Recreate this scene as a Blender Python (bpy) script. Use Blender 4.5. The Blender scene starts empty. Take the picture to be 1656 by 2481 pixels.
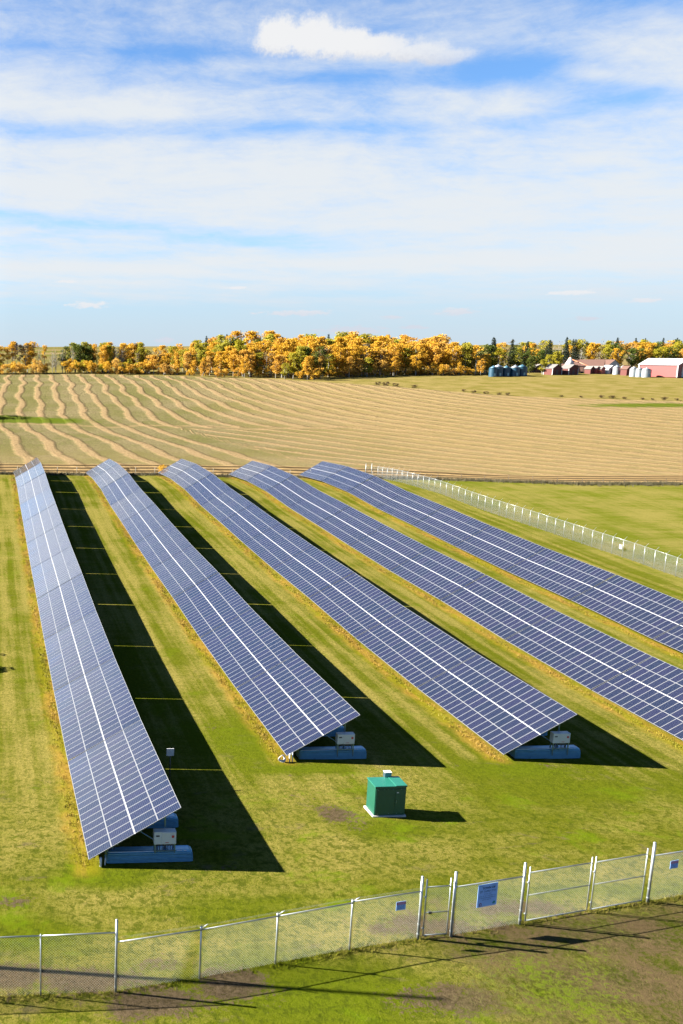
import bpy, bmesh, math, random
import numpy as np
from mathutils import Vector, Matrix
random.seed(7); np.random.seed(7)
R=math.radians
scn=bpy.context.scene
COL=scn.collection
SUN_EL=30.3; SUN_AZ=-12.0      # light travels towards +X, 12 deg towards -Y
SUN_STR=5.0; SKY_STR=0.05; EXPO=2.815; ALB=.75
# ------------------------------------------------------------------ terrain
S=0.6
P12=[0.9,0.16,0.0,0.18,0.73,0.98,1.52,2.21,2.74,3.84,3.98,3.17]
YB=[62.2+18.14*k for k in range(12)]
KY=np.array([-100,30]+YB+[300,360,430,520,620,760,1000,1500,3000,9000],float)
KZ=np.array([.3,.3]+[v-.6 for v in P12]+[3.3,6,10,15.3,19.5,23.0,27,31.5,33.6,34.6])
XR=[7.138,28.071,49.254,70.061,90.900]
XA=np.array([-200]+XR+[150,400],float)
AA=np.array([0,0,.02,-.37,-1.04,-1.29,-1.8,-2.2])
BB=np.array([0,0,-.053,-.033,-.041,-.051,-.05,-.05])
def g(X,Y):
    """ground height in metres (arrays or numbers)"""
    X=np.asarray(X,float)/S; Y=np.asarray(Y,float)/S
    k=np.clip((Y-YB[0])/18.14,0,11)
    c=np.interp(X,XA,AA)+np.interp(X,XA,BB)*np.maximum(k-1,0)
    return (np.interp(Y,KY,KZ)+c*np.interp(Y,[262,420],[1,0]))*S
def gz(x,y): return float(g(x,y))
# ------------------------------------------------------------------ helpers
def tag(o,label=None,cat=None,group=None,kind=None):
    if label: o['label']=label
    if cat: o['category']=cat
    if group: o['group']=group
    if kind: o['kind']=kind
    return o
def empty(name,loc,rz=0,label=None,cat=None,group=None):
    o=bpy.data.objects.new(name,None); COL.objects.link(o); o.empty_display_size=.3
    o.location=loc; o.rotation_euler=(0,0,rz)
    return tag(o,label,cat,group)
def link(name,me,parent=None,loc=None):
    o=bpy.data.objects.new(name,me); COL.objects.link(o)
    if parent: o.parent=parent
    if loc is not None: o.location=loc
    return o
class MB:
    def __init__(s): s.bm=bmesh.new(); s.uv=None
    def box(s,a,b,mi=0,M=None):
        x0,y0,z0=a;x1,y1,z1=b
        v=[Vector(c) for c in ((x0,y0,z0),(x1,y0,z0),(x1,y1,z0),(x0,y1,z0),(x0,y0,z1),(x1,y0,z1),(x1,y1,z1),(x0,y1,z1))]
        if M: v=[M@c for c in v]
        v=[s.bm.verts.new(c) for c in v]
        for f in ((0,3,2,1),(4,5,6,7),(0,1,5,4),(1,2,6,5),(2,3,7,6),(3,0,4,7)):
            fa=s.bm.faces.new([v[i] for i in f]); fa.material_index=mi
        return s
    def poly(s,pts,mi=0):
        f=s.bm.faces.new([s.bm.verts.new(Vector(p)) for p in pts]); f.material_index=mi; return s
    def tube(s,p,q,r,r2=None,n=8,mi=0,cap=True):
        p=Vector(p);q=Vector(q); r2=r if r2 is None else r2
        d=(q-p).normalized(); u=d.orthogonal().normalized(); w=d.cross(u)
        A=[];B=[]
        for i in range(n):
            t=2*math.pi*i/n; o=u*math.cos(t)+w*math.sin(t)
            A.append(s.bm.verts.new(p+o*r)); B.append(s.bm.verts.new(q+o*r2))
        for i in range(n):
            f=s.bm.faces.new((A[i],A[(i+1)%n],B[(i+1)%n],B[i])); f.material_index=mi; f.smooth=n>4
        if cap:
            f=s.bm.faces.new(A[::-1]); f.material_index=mi; f=s.bm.faces.new(B); f.material_index=mi
        return s
    def prism(s,prof,y0,y1,mi=0,M=None,smooth=False):
        """profile (x,z) extruded along y"""
        A=[Vector((x,y0,z)) for x,z in prof]; B=[Vector((x,y1,z)) for x,z in prof]
        if M: A=[M@a for a in A]; B=[M@b for b in B]
        A=[s.bm.verts.new(a) for a in A]; B=[s.bm.verts.new(b) for b in B]; n=len(A)
        for i in range(n):
            f=s.bm.faces.new((A[i],A[(i+1)%n],B[(i+1)%n],B[i])); f.material_index=mi; f.smooth=smooth
        s.bm.faces.new(A[::-1]).material_index=mi; s.bm.faces.new(B).material_index=mi
        return s
    def mesh(s,name,mats,bevel=0):
        bmesh.ops.recalc_face_normals(s.bm,faces=s.bm.faces)
        if bevel: bmesh.ops.bevel(s.bm,geom=s.bm.edges[:],offset=bevel,segments=2,affect='EDGES',profile=.6)
        me=bpy.data.meshes.new(name); s.bm.to_mesh(me); s.bm.free()
        for m in (mats if isinstance(mats,(list,tuple)) else [mats]): me.materials.append(m)
        return me
    def build(s,name,mats,parent=None,loc=None,bevel=0):
        return link(name,s.mesh(name,mats,bevel),parent,loc)
def np_mesh(name,verts,faces_n,idx,mat):
    """verts Nx3, faces all with faces_n corners, idx flat"""
    me=bpy.data.meshes.new(name); nf=len(idx)//faces_n
    me.vertices.add(len(verts)); me.vertices.foreach_set('co',np.asarray(verts,np.float32).ravel())
    me.loops.add(len(idx)); me.loops.foreach_set('vertex_index',np.asarray(idx,np.int32))
    me.polygons.add(nf); me.polygons.foreach_set('loop_start',np.arange(0,nf*faces_n,faces_n,dtype=np.int32))
    me.polygons.foreach_set('loop_total',np.full(nf,faces_n,np.int32))
    me.update(calc_edges=True); me.materials.append(mat); return me
# ------------------------------------------------------------------ node helper
class NT:
    def __init__(s,name):
        s.mat=bpy.data.materials.new(name); s.mat.use_nodes=True; s.t=s.mat.node_tree
        s.t.nodes.clear(); s.out=s.t.nodes.new('ShaderNodeOutputMaterial')
    def n(s,ty,**k):
        nd=s.t.nodes.new(ty)
        for a,b in k.items(): setattr(nd,a,b)
        return nd
    def put(s,sock,v):
        if v is None: return
        if isinstance(v,bpy.types.NodeSocket): s.t.links.new(v,sock)
        else:
            if isinstance(v,(tuple,list)) and len(v)==3 and sock.type=='RGBA': v=(*v,1)
            sock.default_value=v
    def m(s,op,a,b=None,c=None,clamp=False):
        nd=s.n('ShaderNodeMath',operation=op,use_clamp=clamp)
        for i,v in enumerate((a,b,c)): s.put(nd.inputs[i],v)
        return nd.outputs[0]
    def add(s,a,b): return s.m('ADD',a,b)
    def mul(s,a,b): return s.m('MULTIPLY',a,b)
    def sub(s,a,b): return s.m('SUBTRACT',a,b)
    def sm(s,x,a,b,lo=0.,hi=1.):
        nd=s.n('ShaderNodeMapRange',interpolation_type='SMOOTHSTEP')
        s.put(nd.inputs[0],x); 
        for i,v in zip((1,2,3,4),(a,b,lo,hi)): s.put(nd.inputs[i],v)
        return nd.outputs[0]
    def vm(s,op,a,b=None):
        nd=s.n('ShaderNodeVectorMath',operation=op); s.put(nd.inputs[0],a)
        if b is not None: s.put(nd.inputs[1],b)
        return nd.outputs[0]
    def xyz(s,v):
        nd=s.n('ShaderNodeSeparateXYZ'); s.put(nd.inputs[0],v); return nd.outputs
    def comb(s,x,y,z=0.):
        nd=s.n('ShaderNodeCombineXYZ')
        for i,v in enumerate((x,y,z)): s.put(nd.inputs[i],v)
        return nd.outputs[0]
    def obj(s): return s.n('ShaderNodeTexCoord').outputs['Object']
    def noise(s,v,scale,detail=3,rough=.55,dist=0.,col=False):
        nd=s.n('ShaderNodeTexNoise'); s.put(nd.inputs['Vector'],v)
        nd.inputs['Scale'].default_value=scale; nd.inputs['Detail'].default_value=detail
        nd.inputs['Roughness'].default_value=rough; nd.inputs['Distortion'].default_value=dist
        return nd.outputs[1 if col else 0]
    def mix(s,f,a,b,mode='MIX'):
        nd=s.n('ShaderNodeMix',data_type='RGBA',blend_type=mode)
        s.put(nd.inputs[0],f); s.put(nd.inputs[6],a); s.put(nd.inputs[7],b); return nd.outputs[2]
    def attr(s,name,k='Fac'): return s.n('ShaderNodeAttribute',attribute_name=name).outputs[k]
    def bump(s,h,strength=.5,dist=.1):
        nd=s.n('ShaderNodeBump'); nd.inputs['Strength'].default_value=strength; nd.inputs['Distance'].default_value=dist
        s.put(nd.inputs['Height'],h); return nd.outputs[0]
    def bsdf(s,col,rough=.8,metal=0.,normal=None,spec=None,**k):
        col=s.mix(1.,col,(ALB,ALB,ALB),'MULTIPLY')
        nd=s.n('ShaderNodeBsdfPrincipled'); s.put(nd.inputs['Base Color'],col); s.put(nd.inputs['Roughness'],rough)
        s.put(nd.inputs['Metallic'],metal)
        if spec is not None: s.put(nd.inputs['Specular IOR Level'],spec)
        if normal is not None: s.put(nd.inputs['Normal'],normal)
        for a,b in k.items(): s.put(nd.inputs[a.replace('_',' ')],b)
        s.t.links.new(nd.outputs[0],s.out.inputs[0]); return nd
def simple(name,col,rough=.6,metal=0.,var=.15,scale=3.,spec=None,bump=0.):
    m=NT(name); o=m.obj(); n=m.noise(o,scale,4,.6)
    c=m.mix(n,tuple(x*(1-var) for x in col),tuple(min(1,x*(1+var)) for x in col))
    nr=m.bump(m.noise(o,scale*6,3),bump,.01) if bump else None
    m.bsdf(c,m.add(m.mul(n,.15),rough-.07),metal,nr,spec); return m.mat
# ------------------------------------------------------------------ world / sun / camera
def build_world():
    w=bpy.data.worlds.new("World"); scn.world=w; w.use_nodes=True; t=w.node_tree; t.nodes.clear()
    m=NT.__new__(NT); m.t=t
    out=m.n('ShaderNodeOutputWorld'); bg=m.n('ShaderNodeBackground'); bg.inputs[1].default_value=SKY_STR
    t.links.new(bg.outputs[0],out.inputs[0])
    sky=m.n('ShaderNodeTexSky',sky_type='NISHITA'); sky.sun_disc=False
    sky.sun_elevation=R(SUN_EL); sky.altitude=600; sky.air_density=1.0; sky.dust_density=.25; sky.ozone_density=2.0
    tx,ty=-math.cos(R(SUN_AZ)),-math.sin(R(SUN_AZ))       # towards the sun
    sky.sun_rotation=math.atan2(tx,ty)
    d=m.n('ShaderNodeTexCoord').outputs['Generated']
    x,y,z=m.xyz(d)[:3]
    az=m.mul(m.m('ARCTAN2',x,y),57.2958); el=m.mul(m.m('ARCSINE',z),57.2958)
    skyc=m.mix(1.,sky.outputs[0],(.345,.475,.64),'MULTIPLY')
    # low sky is milky pale blue
    hz=m.sm(el,0.,9.,1.,0.)
    K=.80/(SKY_STR*2**EXPO)      # radiance of a bright cloud
    skyc=m.mix(m.mul(hz,.80),skyc,(K*.70,K*.83,K*1.06))
    # coordinates for the cirrus: long streaks sinking slowly to the right
    el2=m.add(el,m.mul(az,.055))
    pel=m.mul(m.m('LOGARITHM',m.m('MAXIMUM',m.add(el2,2.5),.3),2.71828),8.)
    v1=m.comb(m.mul(az,.045),m.mul(pel,.28))
    warp=m.noise(m.comb(m.mul(az,.06),m.mul(el2,.12)),1.,3,.5)
    v1=m.vm('ADD',v1,m.comb(m.mul(warp,.9),m.mul(warp,.55)))
    big=m.noise(v1,1.,7,.58)
    v2=m.comb(m.mul(az,.14),m.mul(pel,1.15)); v2=m.vm('ADD',v2,m.comb(m.mul(warp,2.),m.mul(warp,1.6)))
    fine=m.noise(v2,1.,8,.66)
    v3=m.comb(m.add(m.mul(az,.5),m.mul(el,.35)),m.sub(m.mul(pel,2.0),m.mul(az,.1)))
    wisp=m.noise(v3,1.,8,.7,.6)
    def ell(a,e,ra,re,tilt=-.055,amp=1.,p=1.):
        da=m.mul(m.sub(az,a),1/ra); de=m.mul(m.sub(m.sub(el,e),m.mul(m.sub(az,a),tilt)),1/re)
        r2=m.add(m.mul(da,da),m.mul(de,de)); return m.mul(m.m('EXPONENT',m.mul(r2,-p)),amp)
    # coverage: thick from 4 to 15 deg, thinner higher up, thin behind the camera
    front=m.mul(m.sm(az,-75.,-35.),m.sm(az,60.,95.,1.,0.))
    cov=m.add(m.mul(m.sm(el,.8,4.),.60),m.mul(m.sm(el,14.,17.5),-.30))
    cov=m.add(cov,m.mul(m.sm(el,19.,22.5),-.75))
    for a in [(34.9,16.6,4.,.9,-.05,-.42),(29.,14.0,3.6,.9,-.05,-.50),(33.5,12.2,6.5,.85,-.25,-.30),(10.5,16.3,8.,.42,-.06,-.36),(18.5,14.55,10.,.5,-.06,-.36),
              (3.,12.4,6.,.45,-.05,-.25),(6.,7.3,10.,.5,-.07,-.42),(17.,5.9,4.6,.5,-.10,-.40),(19.,12.0,10.,.35,-.06,-.22),(22.,2.9,5.,.25,-.02,-.32),(27.,1.0,14.,.35,0.,-.15),(12.,2.2,9.,.3,-.01,-.2),(30.,4.6,9.,.6,-.03,.2),
              (10.5,3.2,2.6,.25,-.02,-.22),(8.,1.7,12.,.9,0.,-.18),(38.,9.6,5.,.5,-.05,-.16),
              (33.,13.2,3.2,.3,-.22,.25),(2.,13.9,10.,.7,-.1,.25),(26.,17.2,8.,.7,-.03,.20),(5.,4.6,9.,.5,-.03,.30),(24.,4.4,12.,.7,-.03,.25),(10.,5.6,8.,.25,-.06,-.2),(33.,5.8,6.,.35,-.04,-.15),(12.,10.,22.,1.6,-.06,.3),(30.,7.,12.,2.,-.05,.24)]:
        cov=m.add(cov,ell(*a))
    den=m.add(cov,m.add(m.mul(m.sub(big,.5),1.5),m.add(m.mul(m.sub(fine,.5),1.35),m.mul(m.sub(wisp,.5),.55))))
    cirr=m.sm(den,-.15,1.0)
    cirr=m.mul(cirr,m.sm(front,0.,1.,.25,1.))
    cirr=m.mul(cirr,m.sm(el,.2,3.,.35,.97))
    ccol=m.mix(m.sm(el,.6,4.5),(K*.86,K*.94,K*1.09),(K*1.02,K*1.07,K*1.16))
    c=m.mix(cirr,skyc,ccol)
    # left sky brightened towards the sun so the panels reflect it paler
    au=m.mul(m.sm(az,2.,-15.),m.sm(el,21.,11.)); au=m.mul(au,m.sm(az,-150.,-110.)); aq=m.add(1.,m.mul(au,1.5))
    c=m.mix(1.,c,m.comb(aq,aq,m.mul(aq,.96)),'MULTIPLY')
    # cumulus: one long cloud high up, small ones over the horizon
    cw=m.noise(m.comb(az,m.mul(el,1.)),1.15,6,.62)
    cw2=m.noise(m.comb(m.mul(az,1.),m.mul(el,1.)),4.5,5,.65)
    dis=m.add(m.mul(m.sub(cw,.5),1.9),m.mul(m.sub(cw2,.5),.75))
    body=None; 
    def mx(a,b): return b if a is None else m.m('MAXIMUM',a,b)
    for (a,e,ra,re) in [(16.9,16.7,1.5,1.15),(18.7,16.55,1.7,1.15),(20.2,16.15,1.9,.9),(22.2,15.75,2.2,.62),(24.2,15.3,2.0,.50),(25.7,14.9,1.5,.42)]:
        da=m.mul(m.sub(az,a),1/ra); de=m.mul(m.sub(el,e),1/re)
        body=mx(body,m.sub(1.,m.m('SQRT',m.add(m.mul(da,da),m.mul(de,de)))))
    cum=m.sm(m.add(body,m.mul(dis,.55)),-.16,.46)
    cum=m.mul(cum,m.sm(m.add(el,m.mul(m.sub(az,20.),.16)),14.75,15.45))      # flat base
    cum=m.mul(cum,m.sm(az,21.5,27.5,1.,.5))
    # light on it: brighter towards the sun (left/top), greyer base
    sh=m.add(m.sm(m.add(el,m.mul(m.sub(az,20.),.19)),15.1,16.5,.0,.7),m.mul(cw2,.6))
    sh=m.add(sh,m.sm(az,17.,27.,.25,-.25))
    cumc=m.mix(m.sm(sh,.15,.85),(K*.84,K*.86,K*.95),(K*1.10,K*1.11,K*1.13))
    c=m.mix(cum,c,cumc)
    small=None
    for (a,e,ra,re) in [(6.3,2.5,1.5,.22),(27.2,1.85,1.2,.26),(32.6,2.7,1.2,.16),(35.9,2.2,.9,.14),(21.8,.85,2.2,.3),(18.6,1.9,2.6,.18),(33.4,1.35,.9,.12),(15.,3.4,.8,.12),(5.,3.9,1.,.12),(25.,1.0,1.,.15),(23.8,1.6,.7,.12),(11.,.35,.8,.2)]:
        da=m.mul(m.sub(az,a),1/ra); de=m.mul(m.sub(el,e),1/re)
        small=mx(small,m.sub(1.,m.m('SQRT',m.add(m.mul(da,da),m.mul(de,de)))))
    sn=m.noise(m.comb(m.mul(az,1.6),m.mul(el,5.)),1.,5,.6)
    sc=m.mul(m.sm(m.add(small,m.mul(m.sub(sn,.5),2.4)),-.05,.6),.95)
    c=m.mix(sc,c,m.mix(m.sm(m.add(el,m.mul(m.sub(sn,.5),.6)),1.2,2.9,0.,1.),(K*.84,K*.90,K*1.02),(K*1.06,K*1.08,K*1.12)))
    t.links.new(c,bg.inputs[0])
build_world()
sd=bpy.data.lights.new('sun','SUN'); sd.energy=SUN_STR; sd.angle=R(.53); sd.color=(1,.93,.80)
so=bpy.data.objects.new('sun',sd); COL.objects.link(so)
ldir=Vector((math.cos(R(SUN_AZ))*math.cos(R(SUN_EL)),math.sin(R(SUN_AZ))*math.cos(R(SUN_EL)),-math.sin(R(SUN_EL))))
so.rotation_euler=ldir.to_track_quat('-Z','Y').to_euler(); so.location=(-30,10,40)
def build_camera():
    f,cx,pit,rol,yaw,H=2211.55339,62.0143946,.179178872,.00409011871,.0406078048,38.6210695*S
    def w2c(v):
        x,y,z=v
        c,s=math.cos(yaw),math.sin(yaw); x,y=c*x-s*y,s*x+c*y
        c,s=math.cos(pit),math.sin(pit); fw=c*y-s*z; up=s*y+c*z
        c,s=math.cos(rol),math.sin(rol); return (c*x-s*up,s*x+c*up,fw)
    cols=[w2c(e) for e in ((1,0,0),(0,1,0),(0,0,1))]
    right=Vector([c[0] for c in cols]); up=Vector([c[1] for c in cols]); fw=Vector([c[2] for c in cols])
    cd=bpy.data.cameras.new('camera'); co=bpy.data.objects.new('camera',cd); COL.objects.link(co)
    M=Matrix((right,up,-fw)).transposed().to_4x4(); M.translation=(0,0,H); co.matrix_world=M
    cd.sensor_fit='HORIZONTAL'; cd.sensor_width=36; cd.lens=36*f/1656; cd.shift_x=(828-cx)/1656; cd.clip_end=30000; cd.clip_start=.5
    scn.camera=co
build_camera()
scn.view_settings.view_transform='Standard'; scn.view_settings.look='None'; scn.view_settings.gamma=1
scn.view_settings.exposure=EXPO
# ------------------------------------------------------------------ ground colour (shared by ground sheet and grass blades)
DIRT=[(.8,30.3,1.6,.9,1.),(3.2,29.9,2.2,.8,1.),(5.6,28.6,2.4,.9,1.),(8.6,29.5,1.6,.9,1.),(6.6,30.6,2.2,.5,.6),(.9,34.9,1.1,.6,.7),
      (20.5,31.3,4.5,1.5,.75),(25.,31.6,4.5,1.7,.9),(22.5,29.,5.,1.6,.9),(16.5,28.2,2.6,1.,.85),(17.5,32.4,2.8,1.1,.8),(22.,33.5,3.0,.7,.8),(13.9,52.9,.9,1.4,.45),
      (17.4,41.6,1.1,1.5,.8),(16.6,43.4,1.2,1.2,.5),(21.5,40.6,1.4,.6,.35),(19.,46.3,5.,.6,.3),(30.,47.6,8.,.6,.35),(10.6,37.2,.8,.5,.4),(19.4,37.6,3.,.4,.25),(28.,26.5,6.,3.,.9)]
GREEN=[(12.,28.6,3.6,1.7,1.),(1.,32.6,2.4,.8,.7),(8.,27.,4.,.8,.6),(15.4,51.,3.,3.2,.8),(29.8,46.9,3.5,1.2,.9),(17.2,47.2,3.,.7,.8),(4.8,36.6,2.2,1.,.9),(33.,44.5,6.,1.6,.45),(11.,34.,5.,.9,.45),(19.4,40.,2.,.8,.6),(25.,34.7,9.,.6,.4)]
def ground_colour(m,o):
    x,y,z=m.xyz(o)[:3]
    p=m.comb(x,y)
    n0=m.noise(p,.035,3,.5); n1=m.noise(p,.16,4,.6); n2=m.noise(p,.75,4,.65); n3=m.noise(p,5.,4,.7); n4=m.noise(p,18.,3,.75)
    str_=m.noise(m.comb(m.mul(x,1.0),m.mul(y,.035)),1.1,3,.6)       # mower passes along the rows
    strw=m.noise(m.comb(m.mul(x,.18),m.mul(y,1.3)),1.,3,.6)
    n5=m.noise(p,42.,2,.7)
    t=m.add(m.add(m.mul(n1,.95),m.mul(n5,.28)),m.add(m.mul(n2,.24),m.add(m.mul(n3,.14),m.mul(n4,.26))))
    t=m.add(t,m.mul(m.sub(n0,.5),.5))   # mean ~.98
    inrow=m.mul(m.sm(y,40.,50.),m.sm(y,150.,156.,1.,0.))
    t=m.add(t,m.mul(m.sub(str_,.5),m.mul(inrow,1.5)))
    t=m.add(t,m.mul(m.sub(strw,.5),.30))
    ga=None
    def blob(l):
        tot=None
        for (a,b,rx,ry,s_) in l:
            dx=m.mul(m.sub(x,a),1/rx); dy=m.mul(m.sub(y,b),1/ry)
            e=m.mul(m.m('EXPONENT',m.mul(m.add(m.mul(dx,dx),m.mul(dy,dy)),-.8)),s_)
            tot=e if tot is None else m.m('MAXIMUM',tot,e)
        return tot
    gr=blob(GREEN); di=blob(DIRT)
    # dry yellow turf <-> green turf
    dry=m.sm(m.sub(t,m.mul(gr,.55)),.68,1.20)
    c=m.mix(dry,(.078,.085,.007),(.200,.163,.044))
    c=m.mix(m.sm(m.add(m.mul(n3,.6),m.add(m.mul(n4,.6),m.mul(n5,.6))),.76,.98,.75,.0),c,(.034,.046,.001))      # dark pits between the blades, their shade put into the colour
    c=m.mix(m.mul(gr,.40),c,(.062,.094,.003))
    # coarse living texture: darker tufts and worn spots, strongest in the unmown front
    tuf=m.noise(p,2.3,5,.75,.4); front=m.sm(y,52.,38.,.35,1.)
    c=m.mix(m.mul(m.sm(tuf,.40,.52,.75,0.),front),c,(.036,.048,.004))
    worn=m.noise(m.comb(m.mul(x,.55),y),.55,5,.7,.3)
    c=m.mix(m.mul(m.sm(worn,.58,.70,0.,.6),front),c,(.095,.072,.040))
    lush=m.noise(m.comb(m.mul(x,.7),m.add(y,40.)),.33,4,.65,.3)
    c=m.mix(m.mul(m.sm(lush,.56,.68,0.,.7),front),c,m.mix(n4,(.050,.085,.002),(.105,.140,.006)))
    # beyond the fence on the right: duller green pasture
    pas=m.mul(m.sm(x,66.,74.),m.sm(y,40.,60.))
    c=m.mix(m.mul(pas,.65),c,m.mix(m.sm(m.add(n1,m.mul(strw,.6)),.6,1.),(.085,.098,.010),(.150,.130,.034)))
    # yellow-orange tall weeds under each low panel edge
    u=m.m('FRACT',m.add(m.mul(m.sub(x,4.283),1/12.57),.5)); du=m.mul(m.sub(u,.5),12.57)
    st=m.mul(m.sm(m.add(du,m.mul(m.sub(n2,.5),1.3)),-1.15,-.25),m.sm(du,.1,.8,1.,0.))
    st=m.mul(st,m.mul(m.mul(m.sm(m.sub(y,m.sm(x,8.,10.,0.,11.2)),36.2,37.2),m.sm(y,156.,158.,1.,0.)),m.mul(m.sm(x,-1.,1.),m.sm(x,62.,63.,1.,0.))))
    wc=m.mix(m.sm(m.noise(m.comb(x,m.mul(y,.25)),.9,3,.6),.40,.60),(.150,.130,.008),(.215,.130,.022))
    c=m.mix(m.mul(st,.75),c,wc)
    # bare soil, broken up by grass
    dm=m.sm(m.add(di,m.add(m.mul(m.sub(n2,.5),1.5),m.add(m.mul(m.sub(n3,.5),1.5),m.mul(m.sub(n4,.5),.8)))),.42,.72)
    sc=m.mix(m.sm(m.add(n3,m.mul(n4,.6)),.55,1.0),(.026,.018,.011),(.085,.060,.040))
    c=m.mix(m.mul(dm,.9),c,sc)
    # rank rough ground outside the fence line near the camera
    fl=m.sub(y,m.add(28.25,m.mul(x,.205)))       # <0 outside
    rough=m.mul(m.sm(m.add(fl,m.mul(m.sub(n1,.5),2.)),-.5,.1,1.,0.),m.sm(x,15.,20.))
    rc=m.mix(m.sm(m.add(n2,m.add(m.mul(n3,.9),m.mul(n4,.5))),.95,1.35),(.028,.036,.004),(.082,.058,.028))
    rc=m.mix(m.sm(m.add(n1,m.mul(n3,.8)),.95,1.12),rc,(.07,.10,.003))
    c=m.mix(m.mul(rough,.8),c,rc)
    # far land: dull stubble and pasture in big blocks
    far=m.sm(y,300.,380.)
    fc=m.mix(m.sm(m.noise(m.comb(m.mul(x,.4),m.mul(y,1.)),.006,3,.5),.42,.58),(.15,.115,.05),(.09,.085,.02))
    mead=m.mix(m.sm(m.add(m.mul(n1,.7),m.mul(strw,.5)),.45,.75),(.110,.095,.020),(.180,.138,.052))
    fc=m.mix(m.sm(y,395.,430.),mead,fc)
    mm=m.sm(y,150.,170.)
    c=m.mix(mm,c,fc)
    # dark furrows / hedge lines far away
    c=m.mix(m.mul(m.sm(m.noise(m.comb(m.mul(x,.1),y),.02,2,.4),.66,.70),m.mul(far,.8)),c,(.03,.03,.014))
    h=m.add(m.mul(n3,.6),m.add(m.mul(n4,.5),m.mul(n2,.5)))
    return c,h
def mat_ground():
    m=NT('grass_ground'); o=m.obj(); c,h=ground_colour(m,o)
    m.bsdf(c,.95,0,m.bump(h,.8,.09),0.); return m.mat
def mat_blades():
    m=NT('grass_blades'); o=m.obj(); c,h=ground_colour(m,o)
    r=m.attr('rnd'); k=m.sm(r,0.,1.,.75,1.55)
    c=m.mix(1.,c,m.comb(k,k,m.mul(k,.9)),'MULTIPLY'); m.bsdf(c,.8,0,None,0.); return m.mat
M_GROUND=mat_ground(); M_BLADE=mat_blades()
def axis(segs):
    a=[]
    for (s,e,st) in segs: a+=list(np.arange(s,e,st))
    return np.array(a)
ys=np.concatenate([-np.geomspace(9000,60,24),axis([(-40,20,6),(20,160,1.2),(160,420,4.)]),np.geomspace(420,12000,70)])
xs=np.concatenate([-np.geomspace(9000,40,28),axis([(-30,130,2.),(130,420,8.)]),np.geomspace(420,12000,34)])
X,Y=np.meshgrid(xs,ys); Z=g(X,Y)
Z=Z+np.where((Y>390),np.sin(X/170.+1.2)*np.clip((Y-390)/400,0,1)*1.1,0)
def grid_mesh(name,X,Y,Z,mat):
    ny,nx=X.shape; V=np.stack([X,Y,Z],-1).reshape(-1,3)
    i=np.arange(ny-1)[:,None]*nx+np.arange(nx-1)[None]; F=np.stack([i,i+1,i+nx+1,i+nx],-1).ravel()
    me=np_mesh(name,V,4,F,mat); me.polygons.foreach_set('use_smooth',np.ones(len(me.polygons),bool)); return me
ground=link('ground',grid_mesh('ground',X,Y,Z,M_GROUND)); tag(ground,kind='structure')
# ------------------------------------------------------------------ mown field
NX=[-400,2.3,23.5,52.7,73,96.7,113,250,500]; NYv=[156.5,156.5,156.6,156.9,153,144.5,143.6,139,134]
FX=[-400,-60,5,41,58,75,90,109,118,131,137,145,155,164,190,206,300,500]; FYv=[390,384,379,381,373,367,357,350,337,323,317,305,292,282,272,266,259,250]
def y_near(x): return np.interp(x,NX,NYv)
def y_far(x): return np.interp(x,FX,FYv)-1.5
def mat_field():
    m=NT('stubble_field'); o=m.obj(); x,y,z=m.xyz(o)[:3]; p=m.comb(x,y)
    n1=m.noise(p,.05,3,.5); n2=m.noise(p,.35,4,.6); n3=m.noise(p,1.6,4,.7); n4=m.noise(p,6.,3,.7)
    u=m.attr('windrow'); j=m.attr('tanness'); hd=m.attr('headland')
    wob=m.add(m.mul(m.sub(m.noise(p,.14,3,.6),.5),.34),m.mul(m.sub(m.noise(p,.55,3,.6),.5),.16))
    f=m.m('ABSOLUTE',m.sub(m.m('FRACT',m.add(u,wob)),.5))     # 0 at the windrow
    w=m.add(m.mul(j,.04),.150)
    edge=m.add(f,m.add(m.mul(m.sub(n3,.5),.26),m.mul(m.sub(n4,.5),.16)))
    wr=m.mul(m.sm(edge,m.sub(w,.06),m.add(w,.075),1.,0.),m.sm(m.add(n2,m.mul(n3,.5)),.45,.75,.55,1.))
    gr=m.mix(m.sm(m.add(m.mul(n1,1.1),m.mul(n2,.55)),.66,.98),(.170,.145,.074),(.112,.112,.036))
    gr=m.mix(m.sm(m.add(n3,m.mul(n4,.5)),.62,.86,.0,.7),gr,(.085,.062,.034))
    gr=m.mix(m.mul(j,m.sm(n2,.35,.62,.45,.9)),gr,(.215,.155,.070))
    # matted straw of each windrow, two tans mixed by noise
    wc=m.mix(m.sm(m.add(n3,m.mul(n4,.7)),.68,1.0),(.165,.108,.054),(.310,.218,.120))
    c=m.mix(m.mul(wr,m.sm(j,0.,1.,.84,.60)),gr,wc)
    # headland passes along the wire fence
    hw=m.m('ABSOLUTE',m.sub(m.m('FRACT',m.add(m.mul(hd,.30),m.mul(m.sub(n2,.5),.25))),.5))
    hc=m.mix(m.sm(hw,.12,.30),(.260,.180,.088),(.075,.052,.025))
    c=m.mix(m.sm(m.add(hd,m.mul(m.sub(n2,.5),3.)),10.5,12.5,1.,0.),c,hc)
    jl=m.attr('junction')
    c=m.mix(m.mul(m.sm(m.m('ABSOLUTE',m.add(jl,m.mul(m.sub(n2,.5),2.))),.6,1.8,.5,0.),1.),c,wc)
    greener=m.attr('greener'); c=m.mix(m.sm(m.add(greener,m.mul(m.sub(n2,.5),.7)),.35,.7,0.,.9),c,(.060,.085,.006))  # patches mixed towards a darker green
    h=m.add(m.mul(wr,.8),m.add(m.mul(n3,.5),m.mul(n4,.5)))
    m.bsdf(c,.95,0,m.bump(h,.8,.5),0.); return m.mat
fx=np.concatenate([np.arange(-220,-20,8),np.arange(-20,330,1.6)]); ns=150
T=np.linspace(0,1,ns)[:,None]
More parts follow.
